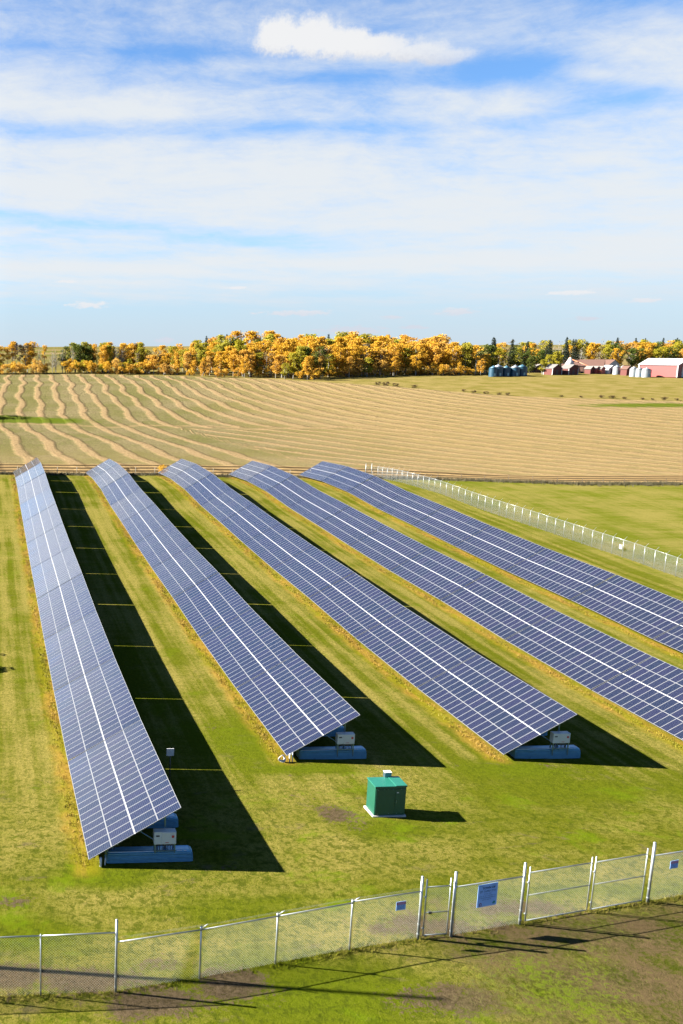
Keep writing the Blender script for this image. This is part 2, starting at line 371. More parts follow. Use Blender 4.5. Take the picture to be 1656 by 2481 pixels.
FXX=np.repeat(fx[None],ns,0); yn=y_near(fx)[None]; yf=y_far(fx)[None]; FYY=yn+(yf-yn)*T
FZ=g(FXX,FYY)+.14; FZ[0]-=.35; FZ[-1]-=.35
fme=grid_mesh('field',FXX,FYY,FZ,mat_field())
def windrow_phase(X,Y):
    cs=np.arange(-320,520,2.)
    mm=np.interp(cs,[-60,0,5,12,28,40,55,80,300],[0,.08,.11,.16,.25,.33,.75,.95,.95])
    yt=np.interp(cs,[-60,40,60,80,115,130,200],[222,222,224,230,252,262,285])
    ww=np.interp(cs,[0,40,80],[5,6,20])
    U=np.zeros_like(X)
    yy=np.linspace(140,392,400); tab=[]
    for yv in yy:
        h=mm*np.logaddexp(0,(yt-yv)/ww)*ww
        xx=cs+h+.05*max(yv-262,0)+.55*math.sin(yv/10.)+.45*np.sin(yv/5.3+cs/9.)
        tab.append(np.maximum.accumulate(xx+cs*1e-5))
    tab=np.array(tab); idx=np.clip(np.round((Y-140)/(392-140)*399).astype(int),0,399)
    C=np.zeros_like(X)
    for k in range(400):
        msk=idx==k
        if msk.any(): C[msk]=np.interp(X[msk],tab[k],cs)
    U=C/5.75-.9+.5+.35
    wedge=(C>43)&(C<80)&(Y<219)
    U=np.where(wedge,(X+.95*(Y-216)+1.6*np.sin(Y/9.))/7.8,U)
    return U,C
U,Cc=windrow_phase(FXX,FYY)
def fattr(me,name,arr):
    a=me.attributes.new(name,'FLOAT','POINT'); a.data.foreach_set('value',np.asarray(arr,np.float32).ravel())
fattr(fme,'windrow',U)
tn=np.clip((FXX-50-np.maximum(FYY-230,0)*.15)/50,0,1); tn=np.maximum(tn,np.clip((195-FYY)/60,0,.35)); fattr(fme,'tanness',tn)
fattr(fme,'headland',FYY-yn)
fattr(fme,'junction',np.where(FXX<112,FYY-(226.5-FXX*.10+2.2*np.sin(FXX/6.)+1.*np.sin(FXX/2.7)),50.))
fattr(fme,'greener',np.exp(-((FXX-1)/15)**2-((FYY-236)/9)**2)*1.0+np.exp(-((FXX-19)/9)**2-((FYY-232)/6)**2)*.5+np.exp(-((FXX-190)/30)**2-((FYY-255)/7)**2)*.8+np.exp(-((FXX-45)/26)**2-((FYY-229)/5)**2)*.35)
field=link('field',fme); tag(field,kind='structure')
# ------------------------------------------------------------------ grass blades (real geometry)
def blades(name,px,py,n,hmin,hmax,wid,lean,label,rnd=None,mat=M_BLADE,spread=.08):
    N=len(px); bx=np.repeat(px,n)+np.random.normal(0,spread,N*n); by=np.repeat(py,n)+np.random.normal(0,spread,N*n)
    h=np.random.uniform(hmin,hmax,N*n)*1.0; a=np.random.uniform(0,2*np.pi,N*n); z=g(bx,by)-.02
    l=np.random.uniform(.1,lean,N*n)*h; la=np.random.uniform(0,2*np.pi,N*n)
    w=wid*np.random.uniform(.6,1.3,N*n)
    V=np.empty((N*n,3,3)); V[:,0]=np.stack([bx-np.cos(a)*w,by-np.sin(a)*w,z],-1); V[:,1]=np.stack([bx+np.cos(a)*w,by+np.sin(a)*w,z],-1)
    V[:,2]=np.stack([bx+np.cos(la)*l,by+np.sin(la)*l,z+h],-1)
    me=np_mesh(name,V.reshape(-1,3),3,np.arange(N*n*3),mat)
    fattr(me,'rnd',np.repeat(np.repeat(np.random.rand(N),n)*.6+np.random.rand(N*n)*.4,3))
    o=link(name,me); tag(o,label,'grass',kind='stuff'); return o
def dirtval(x,y):
    v=np.zeros_like(x)
    for (a,b,rx,ry,s_) in DIRT: v=np.maximum(v,s_*np.exp(-.8*(((x-a)/rx)**2+((y-b)/ry)**2)))
    return v
N=30000; yy=26+np.random.rand(N)**1.3*40; xx=-1+np.random.rand(N)*(yy*.80+1)
k=np.random.rand(N)>dirtval(xx,yy)*.8; xx,yy=xx[k],yy[k]
blades('lawn_grass',xx,yy,5,.015,.055,.010,1.6,'short yellow green turf around the panel rows')
# fence line growth
fl=np.random.rand(2600); fx_=-1+fl*34; fy_=np.interp(fx_,[-2,4.38,31],[29.2,29.24,34.6])+np.random.normal(-.08,.16,2600)
k=np.random.rand(2600)>dirtval(fx_,fy_)*.9; blades('fence_grass',fx_[k],fy_[k],5,.05,.17,.014,1.2,'longer green grass growing along the foot of the near fence')
# weeds at the low panel edges
def mat_weeds():
    m=NT('weed_stems'); o=m.obj(); x,y,z=m.xyz(o)[:3]
    n=m.noise(m.comb(x,m.mul(y,.25)),.9,3,.6); r=m.attr('rnd')
    c=m.mix(m.sm(m.add(n,m.mul(r,.2)),.48,.72),(.150,.140,.008),(.24,.150,.026)); c=m.mix(m.mul(m.sm(r,.7,1.),.5),c,(.33,.25,.10))
    m.bsdf(c,.8,0,None,.2); return m.mat
M_WEED=mat_weeds()
wx=[];wy=[]
for r_ in range(5):
    y0=37.3 if r_==0 else 48.2
    n_=3600; wy_=np.random.uniform(y0-.2,157,n_); dens=np.sin(wy_*.6+r_)*.5+np.sin(wy_*.23+r_*2)*.5
    kk=np.random.rand(n_)<.55+.4*dens; wy_=wy_[kk]; wx.append(XR[r_]*S-.25+np.random.normal(0,.22,len(wy_))); wy.append(wy_)
blades('weed_strip',np.concatenate(wx),np.concatenate(wy),5,.06,.20,.018,.9,'tall dry orange and yellow weeds under the low edges of the panel rows',mat=M_WEED)
# tall grass bank at the wire fence
M_BANK=simple('bank_grass',(.06,.050,.017),.9,0,.5,.6)
bx=np.random.uniform(-25,240,9000); blades('bank_grass',bx,y_near(bx)-.6+np.random.normal(0,.8,9000),5,.2,.6,.05,.9,'rank brown grass bank along the wire fence below the stubble field',mat=M_BANK,spread=.2)
# ------------------------------------------------------------------ materials for objects
M_GALV=simple('galvanised_steel',(.16,.27,.36),.36,.85,.15,9.,bump=.05)  # steel grey tinted with the blue of the reflected sky
def mat_corr():
    m=NT('corrugated_steel'); o=m.obj(); z=m.xyz(o)[2]; w=m.m('SINE',m.mul(z,95.)); n=m.noise(o,5.,4,.6)
    c=m.mix(n,(.13,.38,.60),(.24,.54,.74)); c=m.mix(m.sm(m.noise(o,1.6,5,.7),.58,.75,0.,.5),c,(.07,.10,.11))  # blue sky reflection painted into the bare steel colour
    m.bsdf(c,.42,.45,m.bump(w,1.,.03)); return m.mat
M_CORR=mat_corr()
M_GALVP=simple('galvanised_pipe',(.34,.37,.385),.38,.6,.10,12.)
M_FRAME=simple('silver_frame',(.25,.255,.27),.40,.25,.05,4.)
M_STRIP=simple('bright_strip',(.36,.36,.38),.45,.1,.05,4.)
M_DARK=simple('dark_cable',(.03,.03,.035),.6)
M_WHITE=simple('white_plastic',(.55,.55,.55),.45,0,.05)
M_CONC=simple('pale_concrete',(.36,.35,.33),.85,0,.15,6.,bump=.2)
M_CAB=simple('light_grey_paint',(.50,.53,.53),.4,0,.05,2.)
M_RED=simple('red_label',(.45,.03,.03),.5)
M_TG=simple('green_paint',(.006,.070,.045),.38,0,.12,3.)
M_TGL=simple('green_lid_paint',(.012,.12,.085),.42,0,.12,3.)
M_WIREF=simple('far_fence_wire',(.30,.33,.33),.5,.3,.05,5.)
M_WIRE=simple('fence_wire',(.15,.17,.155),.45,.3,.05,5.)
def mat_module():
    m=NT('solar_cells'); o=m.obj(); x,y,z=m.xyz(o)[:3]
    # module local: x along slope (1.176), y along row (.594)
    a=m.mul(m.add(x,.555),12/1.110); b=m.mul(m.add(y,.264),6/.528)
    fa=m.m('ABSOLUTE',m.sub(m.m('FRACT',a),.5)); fb=m.m('ABSOLUTE',m.sub(m.m('FRACT',b),.5))
    cell=m.mul(m.m('LESS_THAN',fa,.445),m.m('LESS_THAN',fb,.455))
    cell=m.mul(cell,m.m('LESS_THAN',m.add(fa,fb),.86))
    cell=m.mul(cell,m.mul(m.m('LESS_THAN',m.m('ABSOLUTE',x),.555),m.m('LESS_THAN',m.m('ABSOLUTE',y),.264)))
    oi=m.n('ShaderNodeObjectInfo').outputs['Random']
    bus=m.m('LESS_THAN',m.m('ABSOLUTE',m.sub(m.m('FRACT',m.mul(b,3.)),.5)),.05)
    cc=m.mix(oi,(.0022,.006,.022),(.006,.0065,.028)); cc=m.mix(m.mul(bus,.35),cc,(.05,.055,.075))
    c=m.mix(cell,(.048,.053,.068),cc)
    m.bsdf(c,.10,0,None,.42); return m.mat
M_CELL=mat_module()
# ------------------------------------------------------------------ solar tables
MW,ML,MT=.594,1.176,.035; PIT=.598
def module_mesh():
    b=MB(); f=.013; hx,hy=ML/2,MW/2
    b.box((-hx,-hy,-MT),(-hx+f,hy,0),0); b.box((hx-f,-hy,-MT),(hx,hy,0),0)
    b.box((-hx+f,-hy,-MT),(hx-f,-hy+f,0),0); b.box((-hx+f,hy-f,-MT),(hx-f,hy,0),0)
    b.box((-hx+f,-hy+f,-.012),(hx-f,hy-f,-.004),1)
    return b.mesh('solar_module',[M_FRAME,M_CELL])
ME_MOD=module_mesh()
TAU=R(29.785); ct,st_=math.cos(TAU),math.sin(TAU)
SL=[0,ML+.008,2*ML+.052,3*ML+.060]; WID=4*ML+.060
def on_slope(s,y,dz=0): return (s*ct-dz*st_, y, s*st_+dz*ct)
def ballast_mesh():
    # corrugated steel trough filled with concrete, rounded shoulders and cut corners
    b=MB(); L0,L1=.85,4.79; hw,h=.36,.60
    prof=[]; n=26
    for i in range(n+1):
        t=math.pi*i/n; cx_=-math.cos(t); sz=math.sin(t)
        px=math.copysign(abs(cx_)**.45,cx_)*hw; pz=(abs(sz)**.55)*h
        prof.append((px,pz))
    # corrugation on the sides
    def ring(x,sc,sz=1.):
        vs=[]
        m_=64
        for i in range(m_+1):
            t=math.pi*i/m_; cx_=-math.cos(t); s2=math.sin(t)
            px=math.copysign(abs(cx_)**.5,cx_)*hw; pz=(abs(s2)**.62)*h*sz
            cor=.018*math.sin(pz*2*math.pi/.066) if abs(cx_)>.5 else 0
            vs.append(b.bm.verts.new((x,(px+math.copysign(cor,px))*sc,pz-.10)))
        return vs
    rs=[ring(L0,.80,.8),ring(L0+.02,.93,.9),ring(L0+.14,1,1.),ring(L1-.14,1,1.),ring(L1-.02,.93,.9),ring(L1,.80,.8)]
    for a,c in zip(rs,rs[1:]):
        for i in range(len(a)-1): 
            f=b.bm.faces.new((a[i],a[i+1],c[i+1],c[i])); f.smooth=True
    b.bm.faces.new(rs[0]); b.bm.faces.new(rs[-1][::-1])
    return b.mesh('ballast_trough',M_CORR)
ME_BAL=ballast_mesh()
def edge_highlight_mesh():  # thin white boxes standing in for the highlight along the trough edge
    b=MB(); b.box((.95,-.30,.492),(3.4,-.27,.505)); b.box((3.5,-.30,.492),(3.62,-.27,.505)); b.box((3.74,-.30,.492),(3.95,-.27,.505)); b.box((4.05,-.30,.492),(4.30,-.27,.505)); b.box((4.38,-.30,.492),(4.5,-.27,.505))
    return b.mesh('edge_highlight',M_WHITE)
ME_HIGHLIGHT=edge_highlight_mesh()
def leg_mesh(x,ztop):
    b=MB(); b.box((x-.035,-.035,.06),(x+.035,.035,ztop)); b.box((x-.09,-.09,.14),(x+.09,.09,.152)); return b.mesh('leg',M_GALV)
ME_LEGF=leg_mesh(1.15,1.15*math.tan(TAU)-.16); ME_LEGR=leg_mesh(3.55,3.55*math.tan(TAU)-.16)
b=MB(); b.tube((3.5,0,.2),(2.2,0,2.2*math.tan(TAU)-.17),.025); ME_BRACE=b.mesh('brace',M_GALV)
b=MB()
Mr=Matrix.Rotation(-TAU,4,'Y')
b.box((.12,-.03,-.165),(WID-.12,.03,-.098),M=Mr); ME_RAFT=b.mesh('rafter',M_GALV)
b=MB(); b.box((-.025,.03,-.094),(.025,18*PIT-.06,-.038),M=None); ME_PURL=b.mesh('purlin',M_GALV)
b=MB(); b.box((-.024,.0,-.030),(.024,18*PIT-.008,-.020)); ME_STRIP=b.mesh('centre_strip',M_STRIP)
QS=Matrix.Rotation(-TAU,4,'Y')
def make_table():
    t=empty('solar_table',(0,0,0))
    rot=QS.to_euler()
    for j in range(18):
        for i in range(4):
            o=link('solar_module',ME_MOD,t); o.location=on_slope(SL[i]+ML/2,(j+.5)*PIT); o.rotation_euler=(rot[0]+R(random.gauss(0,.18)),rot[1]+R(random.gauss(0,.14)),rot[2])
    for s_ in (.28,.90,SL[1]+.28,SL[1]+.90,SL[2]+.28,SL[2]+.90,SL[3]+.28,SL[3]+.90):
        o=link('purlin',ME_PURL,t,on_slope(s_,0)); o.rotation_euler=rot
    o=link('centre_strip',ME_STRIP,t,on_slope(2*ML+.030,0)); o.rotation_euler=rot
    for y_ in (.62,3.82,7.02,10.22):
        o=link('rafter',ME_RAFT,t,(0,y_,0)); link('leg',ME_LEGF,t,(0,y_,0)); link('leg',ME_LEGR,t,(0,y_,0)); link('brace',ME_BRACE,t,(0,y_+.05,0))
        bl=link('ballast_trough',ME_BAL,t,(0,y_,-.36)); link('edge_highlight',ME_HIGHLIGHT,bl,(0,0,0))
    return t
proto_table=make_table(); used=[False]
def copy_tree(o,parent=None):
    c=o.copy(); COL.objects.link(c); c.parent=parent
    for ch in o.children: copy_tree(ch,c)
    return c
ROWN=['leftmost','second','third','fourth','rightmost']
ORD=['nearest','second','third','fourth','fifth','sixth','seventh','eighth','ninth','tenth','farthest']
row_tone=['bright sky-reflecting','pale blue','mid blue','deep blue','dark navy']
def table_low(r,k):
    return (P12[k]+AA[1+r]+BB[1+r]*(k-1 if k>=1 else 0))*S
for r_ in range(5):
    k0=0 if r_==0 else 1
    for k in range(k0,11):
        t=proto_table if not used[0] else copy_tree(proto_table); used[0]=True
        z0,z1=table_low(r_,k),table_low(r_,k+1)
        t.location=(XR[r_]*S,YB[k]*S,z0); t.rotation_euler=(math.atan2(z1-z0,18.14*S),0,0)
        n=k-k0; nm='farthest' if k==10 else ORD[n]
        where='at the far end' if k==10 else ('at the near end' if n==0 else 'counted from the near end')
        tag(t,f'{row_tone[r_]} tilted solar table, {nm} in the {ROWN[r_]} row, {where}','solar table','solar tables set end to end in five rows')
# ------------------------------------------------------------------ inverters at the row ends
def cabinet_mesh():
    b=MB(); b.box((0,-.17,.0),(1.0,.17,.60)); return b.mesh('cabinet_body',M_CAB,.012)
ME_CB=cabinet_mesh()
def inverter(x,y,z,label,first=[None]):
    t=empty('inverter_cabinet',(x,y,z),0,label,'inverter cabinet','inverter cabinets on stands at the near row ends')
    link('cabinet_body',ME_CB,t,(0,0,.42))
    b=MB(); b.box((.34,-.186,.46),(.97,-.172,.99)); d=b.build('door',M_CAB,t,bevel=.004)
    b=MB(); b.box((.36,-.178,.44),(.372,-.1715,1.0)); b.build('door_seam',M_DARK,t)
    b=MB(); b.box((.08,-.180,.80),(.24,-.172,.87)); b.build('display',M_DARK,t)
    b=MB(); b.box((.79,-.196,.74),(.90,-.187,.86)); b.build('red_label',M_RED,d)
    b=MB(); b.box((.50,-.194,.50),(.66,-.187,.525)); b.build('nameplate',M_RED,d)
    b=MB()
    for lx in (.05,.95):
        for ly in (-.12,.12): b.box((lx-.025,ly-.025,-.35),(lx+.025,ly+.025,.42))
    b.box((0,-.15,.06),(1,-.10,.10)); b.build('stand',M_GALV,t)
    b=MB()
    for lx in (.12,.18,.26,.55,.62,.70,.78,.86): b.tube((lx,-.08,.44),(lx+.01,-.02,.02),.016,n=6)
    b.box((.40,-.13,.33),(.80,.0,.42)); b.build('cables',M_DARK,t)
    return t
def low_at(r,y):
    k=(y/S-62.2)/18.14; k0=int(max(0,math.floor(k))); f=k-k0; return table_low(r,k0)*(1-f)+table_low(r,k0+1)*f
for r_,y_,lab in ((0,38.7,'light grey inverter cabinet under the near end of the leftmost row'),(1,49.5,'light grey inverter cabinet under the near end of the second row from the left'),(2,49.5,'half hidden light grey inverter cabinet under the near end of the third row')):
    inverter(XR[r_]*S+3.0,y_-.92,low_at(r_,y_)-.36+.47,lab)
# ------------------------------------------------------------------ small things by the rows
x_,y_=9.55,45.4; z_=gz(x_,y_)
t=empty('antenna_mast',(x_,y_,z_),0,'white rounded panel antenna on a thin dark pole behind the leftmost row','antenna')
b=MB(); b.tube((0,0,-.1),(0,0,2.0),.03); b.build('pole',M_DARK,t)
b=MB(); b.box((-.20,-.04,0),(.20,.0,.42)); b.build('panel',M_WHITE,t,(-.02,-.04,1.75),bevel=.012)
x_,y_=16.55,48.1; z_=gz(x_,y_)
b=MB()
for i in range(4):
    r0=.20-.02*i
    for a in range(20):
        p=lambda q:(r0*math.cos(q),r0*.35*math.sin(q*2)+.03*i,.22+r0*math.sin(q))
        b.tube(p(2*math.pi*a/20),p(2*math.pi*(a+1)/20),.022,n=5)
o=b.build('cable_coil',M_WHITE,None,(x_,y_,z_)); tag(o,'coiled white cable hanging at the low corner of the second row','cable coil')
b=MB(); b.tube((0,0,-.1),(0,0,.5),.04); b.tube((.16,0,-.1),(.16,0,.55),.03)
o=b.build('conduit_stub',M_WHITE,None,(x_+.45,y_+.02,z_)); tag(o,'pair of white conduit stubs beside the coiled cable','conduit')
b=MB(); b.tube((0,0,-.1),(0,0,.42),.05); b.tube((.2,.1,-.1),(.22,.1,.35),.03)
o=b.build('conduit_stub',M_WHITE,None,(XR[0]*S+.55,37.35,gz(4.8,37.3))); tag(o,'short white conduit stub at the low corner of the leftmost row','conduit')
# ------------------------------------------------------------------ transformer
x_,y_=19.04,41.41; z_=gz(19.8,41.8)
t=empty('pad_transformer',(x_,y_,z_),0,'square green metal transformer cabinet on a white concrete pad','transformer')
b=MB(); b.box((-.09,-.07,-.15),(1.62,1.03,.09)); b.build('pad',M_CONC,t,bevel=.01)
W_,D_,H_=1.56,.95,1.60
b=MB(); b.box((0,0,.09),(W_,D_,H_)); b.build('cabinet_body',M_TG,t,bevel=.008)
b=MB(); b.box((.035,-.022,.14),(1.0,-.004,H_-.10)); b.box((1.012,-.022,.14),(W_-.03,-.004,H_-.10)); dr=b.build('door',M_TG,t,bevel=.003)
b=MB(); b.box((1.06,-.05,.75),(1.10,-.024,.92)); b.build('handle',M_GALV,dr)
b=MB(); b.box((1.08,-.030,1.28),(1.18,-.024,1.33)); b.build('nameplate',M_WHITE,dr)
b=MB()
for hx_,hz_ in ((.12,1.46),(.42,1.47),(.60,1.47),(.86,1.46),(1.28,1.47),(.12,.20),(.70,.20),(1.10,.19),(1.34,.20)): b.box((hx_,-.034,hz_),(hx_+.05,-.022,hz_+.022))
b.build('hinge',M_GALV,t)
b=MB(); b.prism([(-.03,H_),(1.02,H_),(1.02,H_+.055),(-.03,H_+.055)],-.035,D_+.03); b.build('lid',M_TGL,t,bevel=.006)
b=MB(); b.prism([(1.02,H_+.0),(W_+.03,H_+.0),(W_+.03,H_+.085),(1.02,H_+.085)],-.035,D_+.03); b.build('lid',M_TGL,t,bevel=.006)
b=MB(); b.box((.86,D_-.04,H_+.02),(1.20,D_+.20,H_+.30)); v=b.build('vent_box',M_GALV,t,bevel=.008)
b=MB(); b.box((.85,D_-.05,H_+.302),(1.21,D_+.21,H_+.325)); b.build('cap',M_WHITE,v)
# ------------------------------------------------------------------ chain-link fences
def mesh_wires(b,A,B,h0,h1,p=.072,r=.0021):
    """diamond mesh between ground points A and B (with z), from h0 to h1"""
    A=Vector(A);B=Vector(B); L=(B-A).length; d=(B-A)/L; up=Vector((0,0,1)); nrm=d.cross(up).normalized(); h=h1-h0
    def seg(u0,v0,u1,v1):
        if u1-u0<1e-4 and u0-u1<1e-4: return
        P=A+d*u0+up*(h0+v0); Q=A+d*u1+up*(h0+v1)
        dd=(Q-P).normalized(); a=dd.cross(nrm).normalized()*r; c=nrm*r
        vs=[b.bm.verts.new(x) for x in (P+a,P-a*.5+c,P-a*.5-c,Q+a,Q-a*.5+c,Q-a*.5-c)]
        for i,j in ((0,1),(1,2),(2,0)): b.bm.faces.new((vs[i],vs[j],vs[j+3],vs[i+3]))
    s_=-h
    while s_<L:
        u0,v0,u1,v1=s_,0,s_+h,h
        if u0<0: v0=-u0; u0=0
        if u1>L: v1=h-(u1-L); u1=L
        seg(u0,v0,u1,v1); seg(u0,h-v0,u1,h-v1)
        s_+=p*1.414
def pt(x,y,dz=0): return (x,y,gz(x,y)+dz)
fence=empty('chain_link_fence',pt(4.38,29.24),0,'near galvanised chain-link fence running left to right across the foreground','fence')
def child_world(b,name,mat,par):
    o=b.build(name,mat,par); o.location=-Vector(par.location); return o
def fpanel(par,a,c,h=2.0,p=.072,r=.0021,rails=True,railr=.024):
    A=pt(*a);B=pt(*c); bb=MB(); mesh_wires(bb,A,B,.04,h,p,r); child_world(bb,'wire_mesh',M_WIRE,par)
    if rails:
        bb=MB(); bb.tube((A[0],A[1],A[2]+h),(B[0],B[1],B[2]+h),railr); child_world(bb,'top_rail',M_GALVP,par)
def fpost(par,x,y,h,r=.03,arm=None,name='post'):
    A=pt(x,y,-.1); bb=MB(); bb.tube(A,(x,y,A[2]+.1+h),r,n=12)
    bb.tube((x,y,A[2]+.1+h),(x,y,A[2]+.1+h+.03),r*1.2,r*.5,n=12)
    for hz_ in np.arange(.3,h-.2,.42): bb.tube((x,y,A[2]+hz_),(x,y,A[2]+hz_+.025),r*1.22,n=10)
    child_world(bb,name,M_GALVP,par)
    if arm:
        bb=MB(); z0=A[2]+.1+h; bb.tube((x,y,z0-.05),(x+arm[0],y+arm[1],z0+arm[2]),.022,.014,n=6); bb.tube((x,y,z0-.12),(x,y,z0+.02),r*1.5,n=10)
        child_world(bb,'barb_arm',M_GALVP,par)
ARM=(.20,-.16,.24)
P_=[(-3.9,29.14),(-1.1,29.16),(1.66,29.19),(4.38,29.24),(7.57,29.79),(10.61,30.45),(13.72,31.13),(16.71,31.68),(18.06,31.80),(21.24,32.48),(24.7,33.38),(27.56,33.86),(30.7,34.55),(33.8,35.2)]
for i in (0,1,2): fpanel(fence,P_[i],P_[i+1],2.38)
for i in (3,4,5,6): fpanel(fence,P_[i],P_[i+1],2.0 if i<6 else 2.05)
fpanel(fence,P_[8],P_[9],2.12); fpanel(fence,P_[11],P_[12],2.12); fpanel(fence,P_[12],P_[13],2.12)
for i in (0,1,2): fpost(fence,*P_[i],2.42,.026)
fpost(fence,*P_[3],2.88,.045)
for i in (4,5,6): fpost(fence,*P_[i],2.1,.03,ARM)
fpost(fence,P_[7][0]-.04,P_[7][1],2.66,.05); fpost(fence,*P_[8],2.76,.055); fpost(fence,*P_[9],2.70,.05); fpost(fence,P_[11][0]+.03,P_[11][1],2.72,.055)
fpost(fence,*P_[12],2.2,.03,ARM); fpost(fence,*P_[13],2.2,.03,ARM)
# barbed wire strands above the rail
bb=MB()
for a,c in ((3,4),(4,5),(5,6),(6,7)):
    for q in (.4,.7,1.):
        A=Vector(pt(*P_[a],2.1)); B=Vector(pt(*P_[c],2.1)); o_=Vector(ARM)*q; bb.tube(A+o_,B+o_,.0025,n=3,cap=False)
child_world(bb,'barbed_wire',M_WIRE,fence)
def gate(a,c,h,label,mid,z0=.12,topx=0):
    t=empty('fence_gate',pt(*a),0,label,'gate')
    A=Vector(pt(*a,z0)); B=Vector(pt(*c,z0)); up=Vector((0,0,h-z0)); 
    bb=MB(); bb.tube(A,A+up*(1+topx),.024); bb.tube(B,B+up*(1+topx),.024)
    bb.tube(A,B,.022); bb.tube(A+up,B+up,.022); bb.tube(A+up*mid,B+up*mid,.019); child_world(bb,'gate_frame',M_GALVP,t)
    bb=MB(); mesh_wires(bb,pt(*a),pt(*c),z0,h); child_world(bb,'wire_mesh',M_WIRE,t)
    bb=MB(); 
    for q in (.15,.8): bb.tube(A+up*q-Vector((.07,0,0)),A+up*q+Vector((.03,0,0)),.03)
    child_world(bb,'hinge',M_GALVP,t)
    return t
def lerp(a,c,f): return (a[0]+(c[0]-a[0])*f,a[1]+(c[1]-a[1])*f)
g1=gate(lerp(P_[7],P_[8],.12),lerp(P_[7],P_[8],.86),2.2,'narrow walk-through gate with a latch, left of the big blue sign',.47,topx=.16)
b=MB(); b.box((-.06,-.05,-.04),(.06,.05,.04)); L_=lerp(P_[7],P_[8],.28); o=b.build('latch',M_DARK,g1); o.location=Vector(pt(*L_,1.1))-Vector(g1.location)
mid=lerp(P_[9],P_[11],.53)
gate(lerp(P_[9],P_[11],.04),lerp(P_[9],P_[11],.515),2.25,'left leaf of the wide double gate, right of the big blue sign',.53,topx=.12)
gate(lerp(P_[9],P_[11],.545),lerp(P_[9],P_[11],.955),2.25,'right leaf of the wide double gate, beside the right edge',.53,topx=.12)
# far fence on the right, posts at 1.6 m
ff=empty('chain_link_fence',pt(67.4,154.2),0,'long pale chain-link fence with slanted arms beyond the rightmost panel row','fence')
fy0=154.2; fp=[(67.4+(71.95-67.4)*min(1,(fy0-y_)/58.),y_) for y_ in np.arange(fy0,62,-1.6)]
bb=MB(); 
for (x_,y_) in fp:
    b2=MB(); A=pt(x_,y_,-.1); b2.tube(A,(x_,y_,A[2]+2.15),.026,n=6); b2.tube((x_,y_,A[2]+2.1),(x_+.32,y_-.05,A[2]+2.5),.014,n=4)
    child_world(b2,'post',M_GALVP,ff)
for i in range(0,len(fp)-4,4):
    b2=MB(); 
    for j in range(4): mesh_wires(b2,pt(*fp[i+j]),pt(*fp[i+j+1]),.04,2.02,.06,.0036)
    child_world(b2,'wire_mesh',M_WIREF,ff)
    b2=MB(); A=pt(*fp[i]);B=pt(*fp[i+4]); b2.tube((A[0],A[1],A[2]+2.03),(B[0],B[1],B[2]+2.03),.016,n=6); child_world(b2,'top_rail',M_GALVP,ff)
b2=MB(); c0=(67.4,154.2); c1=(40.,156.0)
for x_,y_ in ((65.6,155.0),(66.6,154.9)): b2.tube(pt(x_,y_,-.1),pt(x_,y_,2.5),.05,n=6)
child_world(b2,'corner_post',M_GALVP,ff)
b2=MB(); mesh_wires(b2,pt(65.6,155.0),pt(67.4,154.2),.04,2.02,.06,.0036); child_world(b2,'wire_mesh',M_WIREF,ff)
# ------------------------------------------------------------------ signs
def quad_sign(name,P,dirv,w,h,label,mats):
    t=empty(name,P,math.atan2(dirv[1],dirv[0]),label,'sign'); b=MB(); b.box((0,-.012,0),(w,0,h)); b.build('board',mats,t,bevel=.002); return t
M_SIGN=simple('sign_blue_white',(.24,.44,.85),.5,0,.05,2.)
M_INK=simple('dark_blue_ink',(.02,.07,.18),.6); M_INK2=simple('teal_ink',(.01,.20,.22),.6); M_MAR=simple('maroon_ink',(.18,.03,.06),.6)
def strokes(b,x,z,w,h,n,seed):
    """letter-like marks too small to read in the photograph"""
    rr=random.Random(seed); i=0; cw=w/n
    while i<n:
        if rr.random()<.14: i+=1; continue
        x0=x+i*cw; b.box((x0+.1*cw,-.0155,z),(x0+.32*cw,-.0135,z+h))
        k=rr.random()
        if k<.7: b.box((x0+.33*cw,-.0155,z+h*.78),(x0+.8*cw,-.0135,z+h))
        if k>.3: b.box((x0+.33*cw,-.0155,z+(0 if k<.6 else h*.4)),(x0+.8*cw,-.0135,z+(0 if k<.6 else h*.4)+h*.2))
        i+=1
dv=(P_[9][0]-P_[8][0],P_[9][1]-P_[8][1])
def text_obj(txt,size,mat,parent,x,z,bold=.006):
    cu=bpy.data.curves.new('lettering','FONT'); cu.body=txt; cu.size=size; cu.align_x='CENTER'; cu.extrude=.001; cu.offset=bold
    o=bpy.data.objects.new('lettering_src',cu); COL.objects.link(o); bpy.context.view_layer.update()
    me=bpy.data.meshes.new_from_object(o.evaluated_get(bpy.context.evaluated_depsgraph_get())); bpy.data.objects.remove(o)
    me.materials.clear(); me.materials.append(mat)
    q=link('lettering',me,parent,(x,-.0145,z)); q.rotation_euler=(R(90),0,0); return q
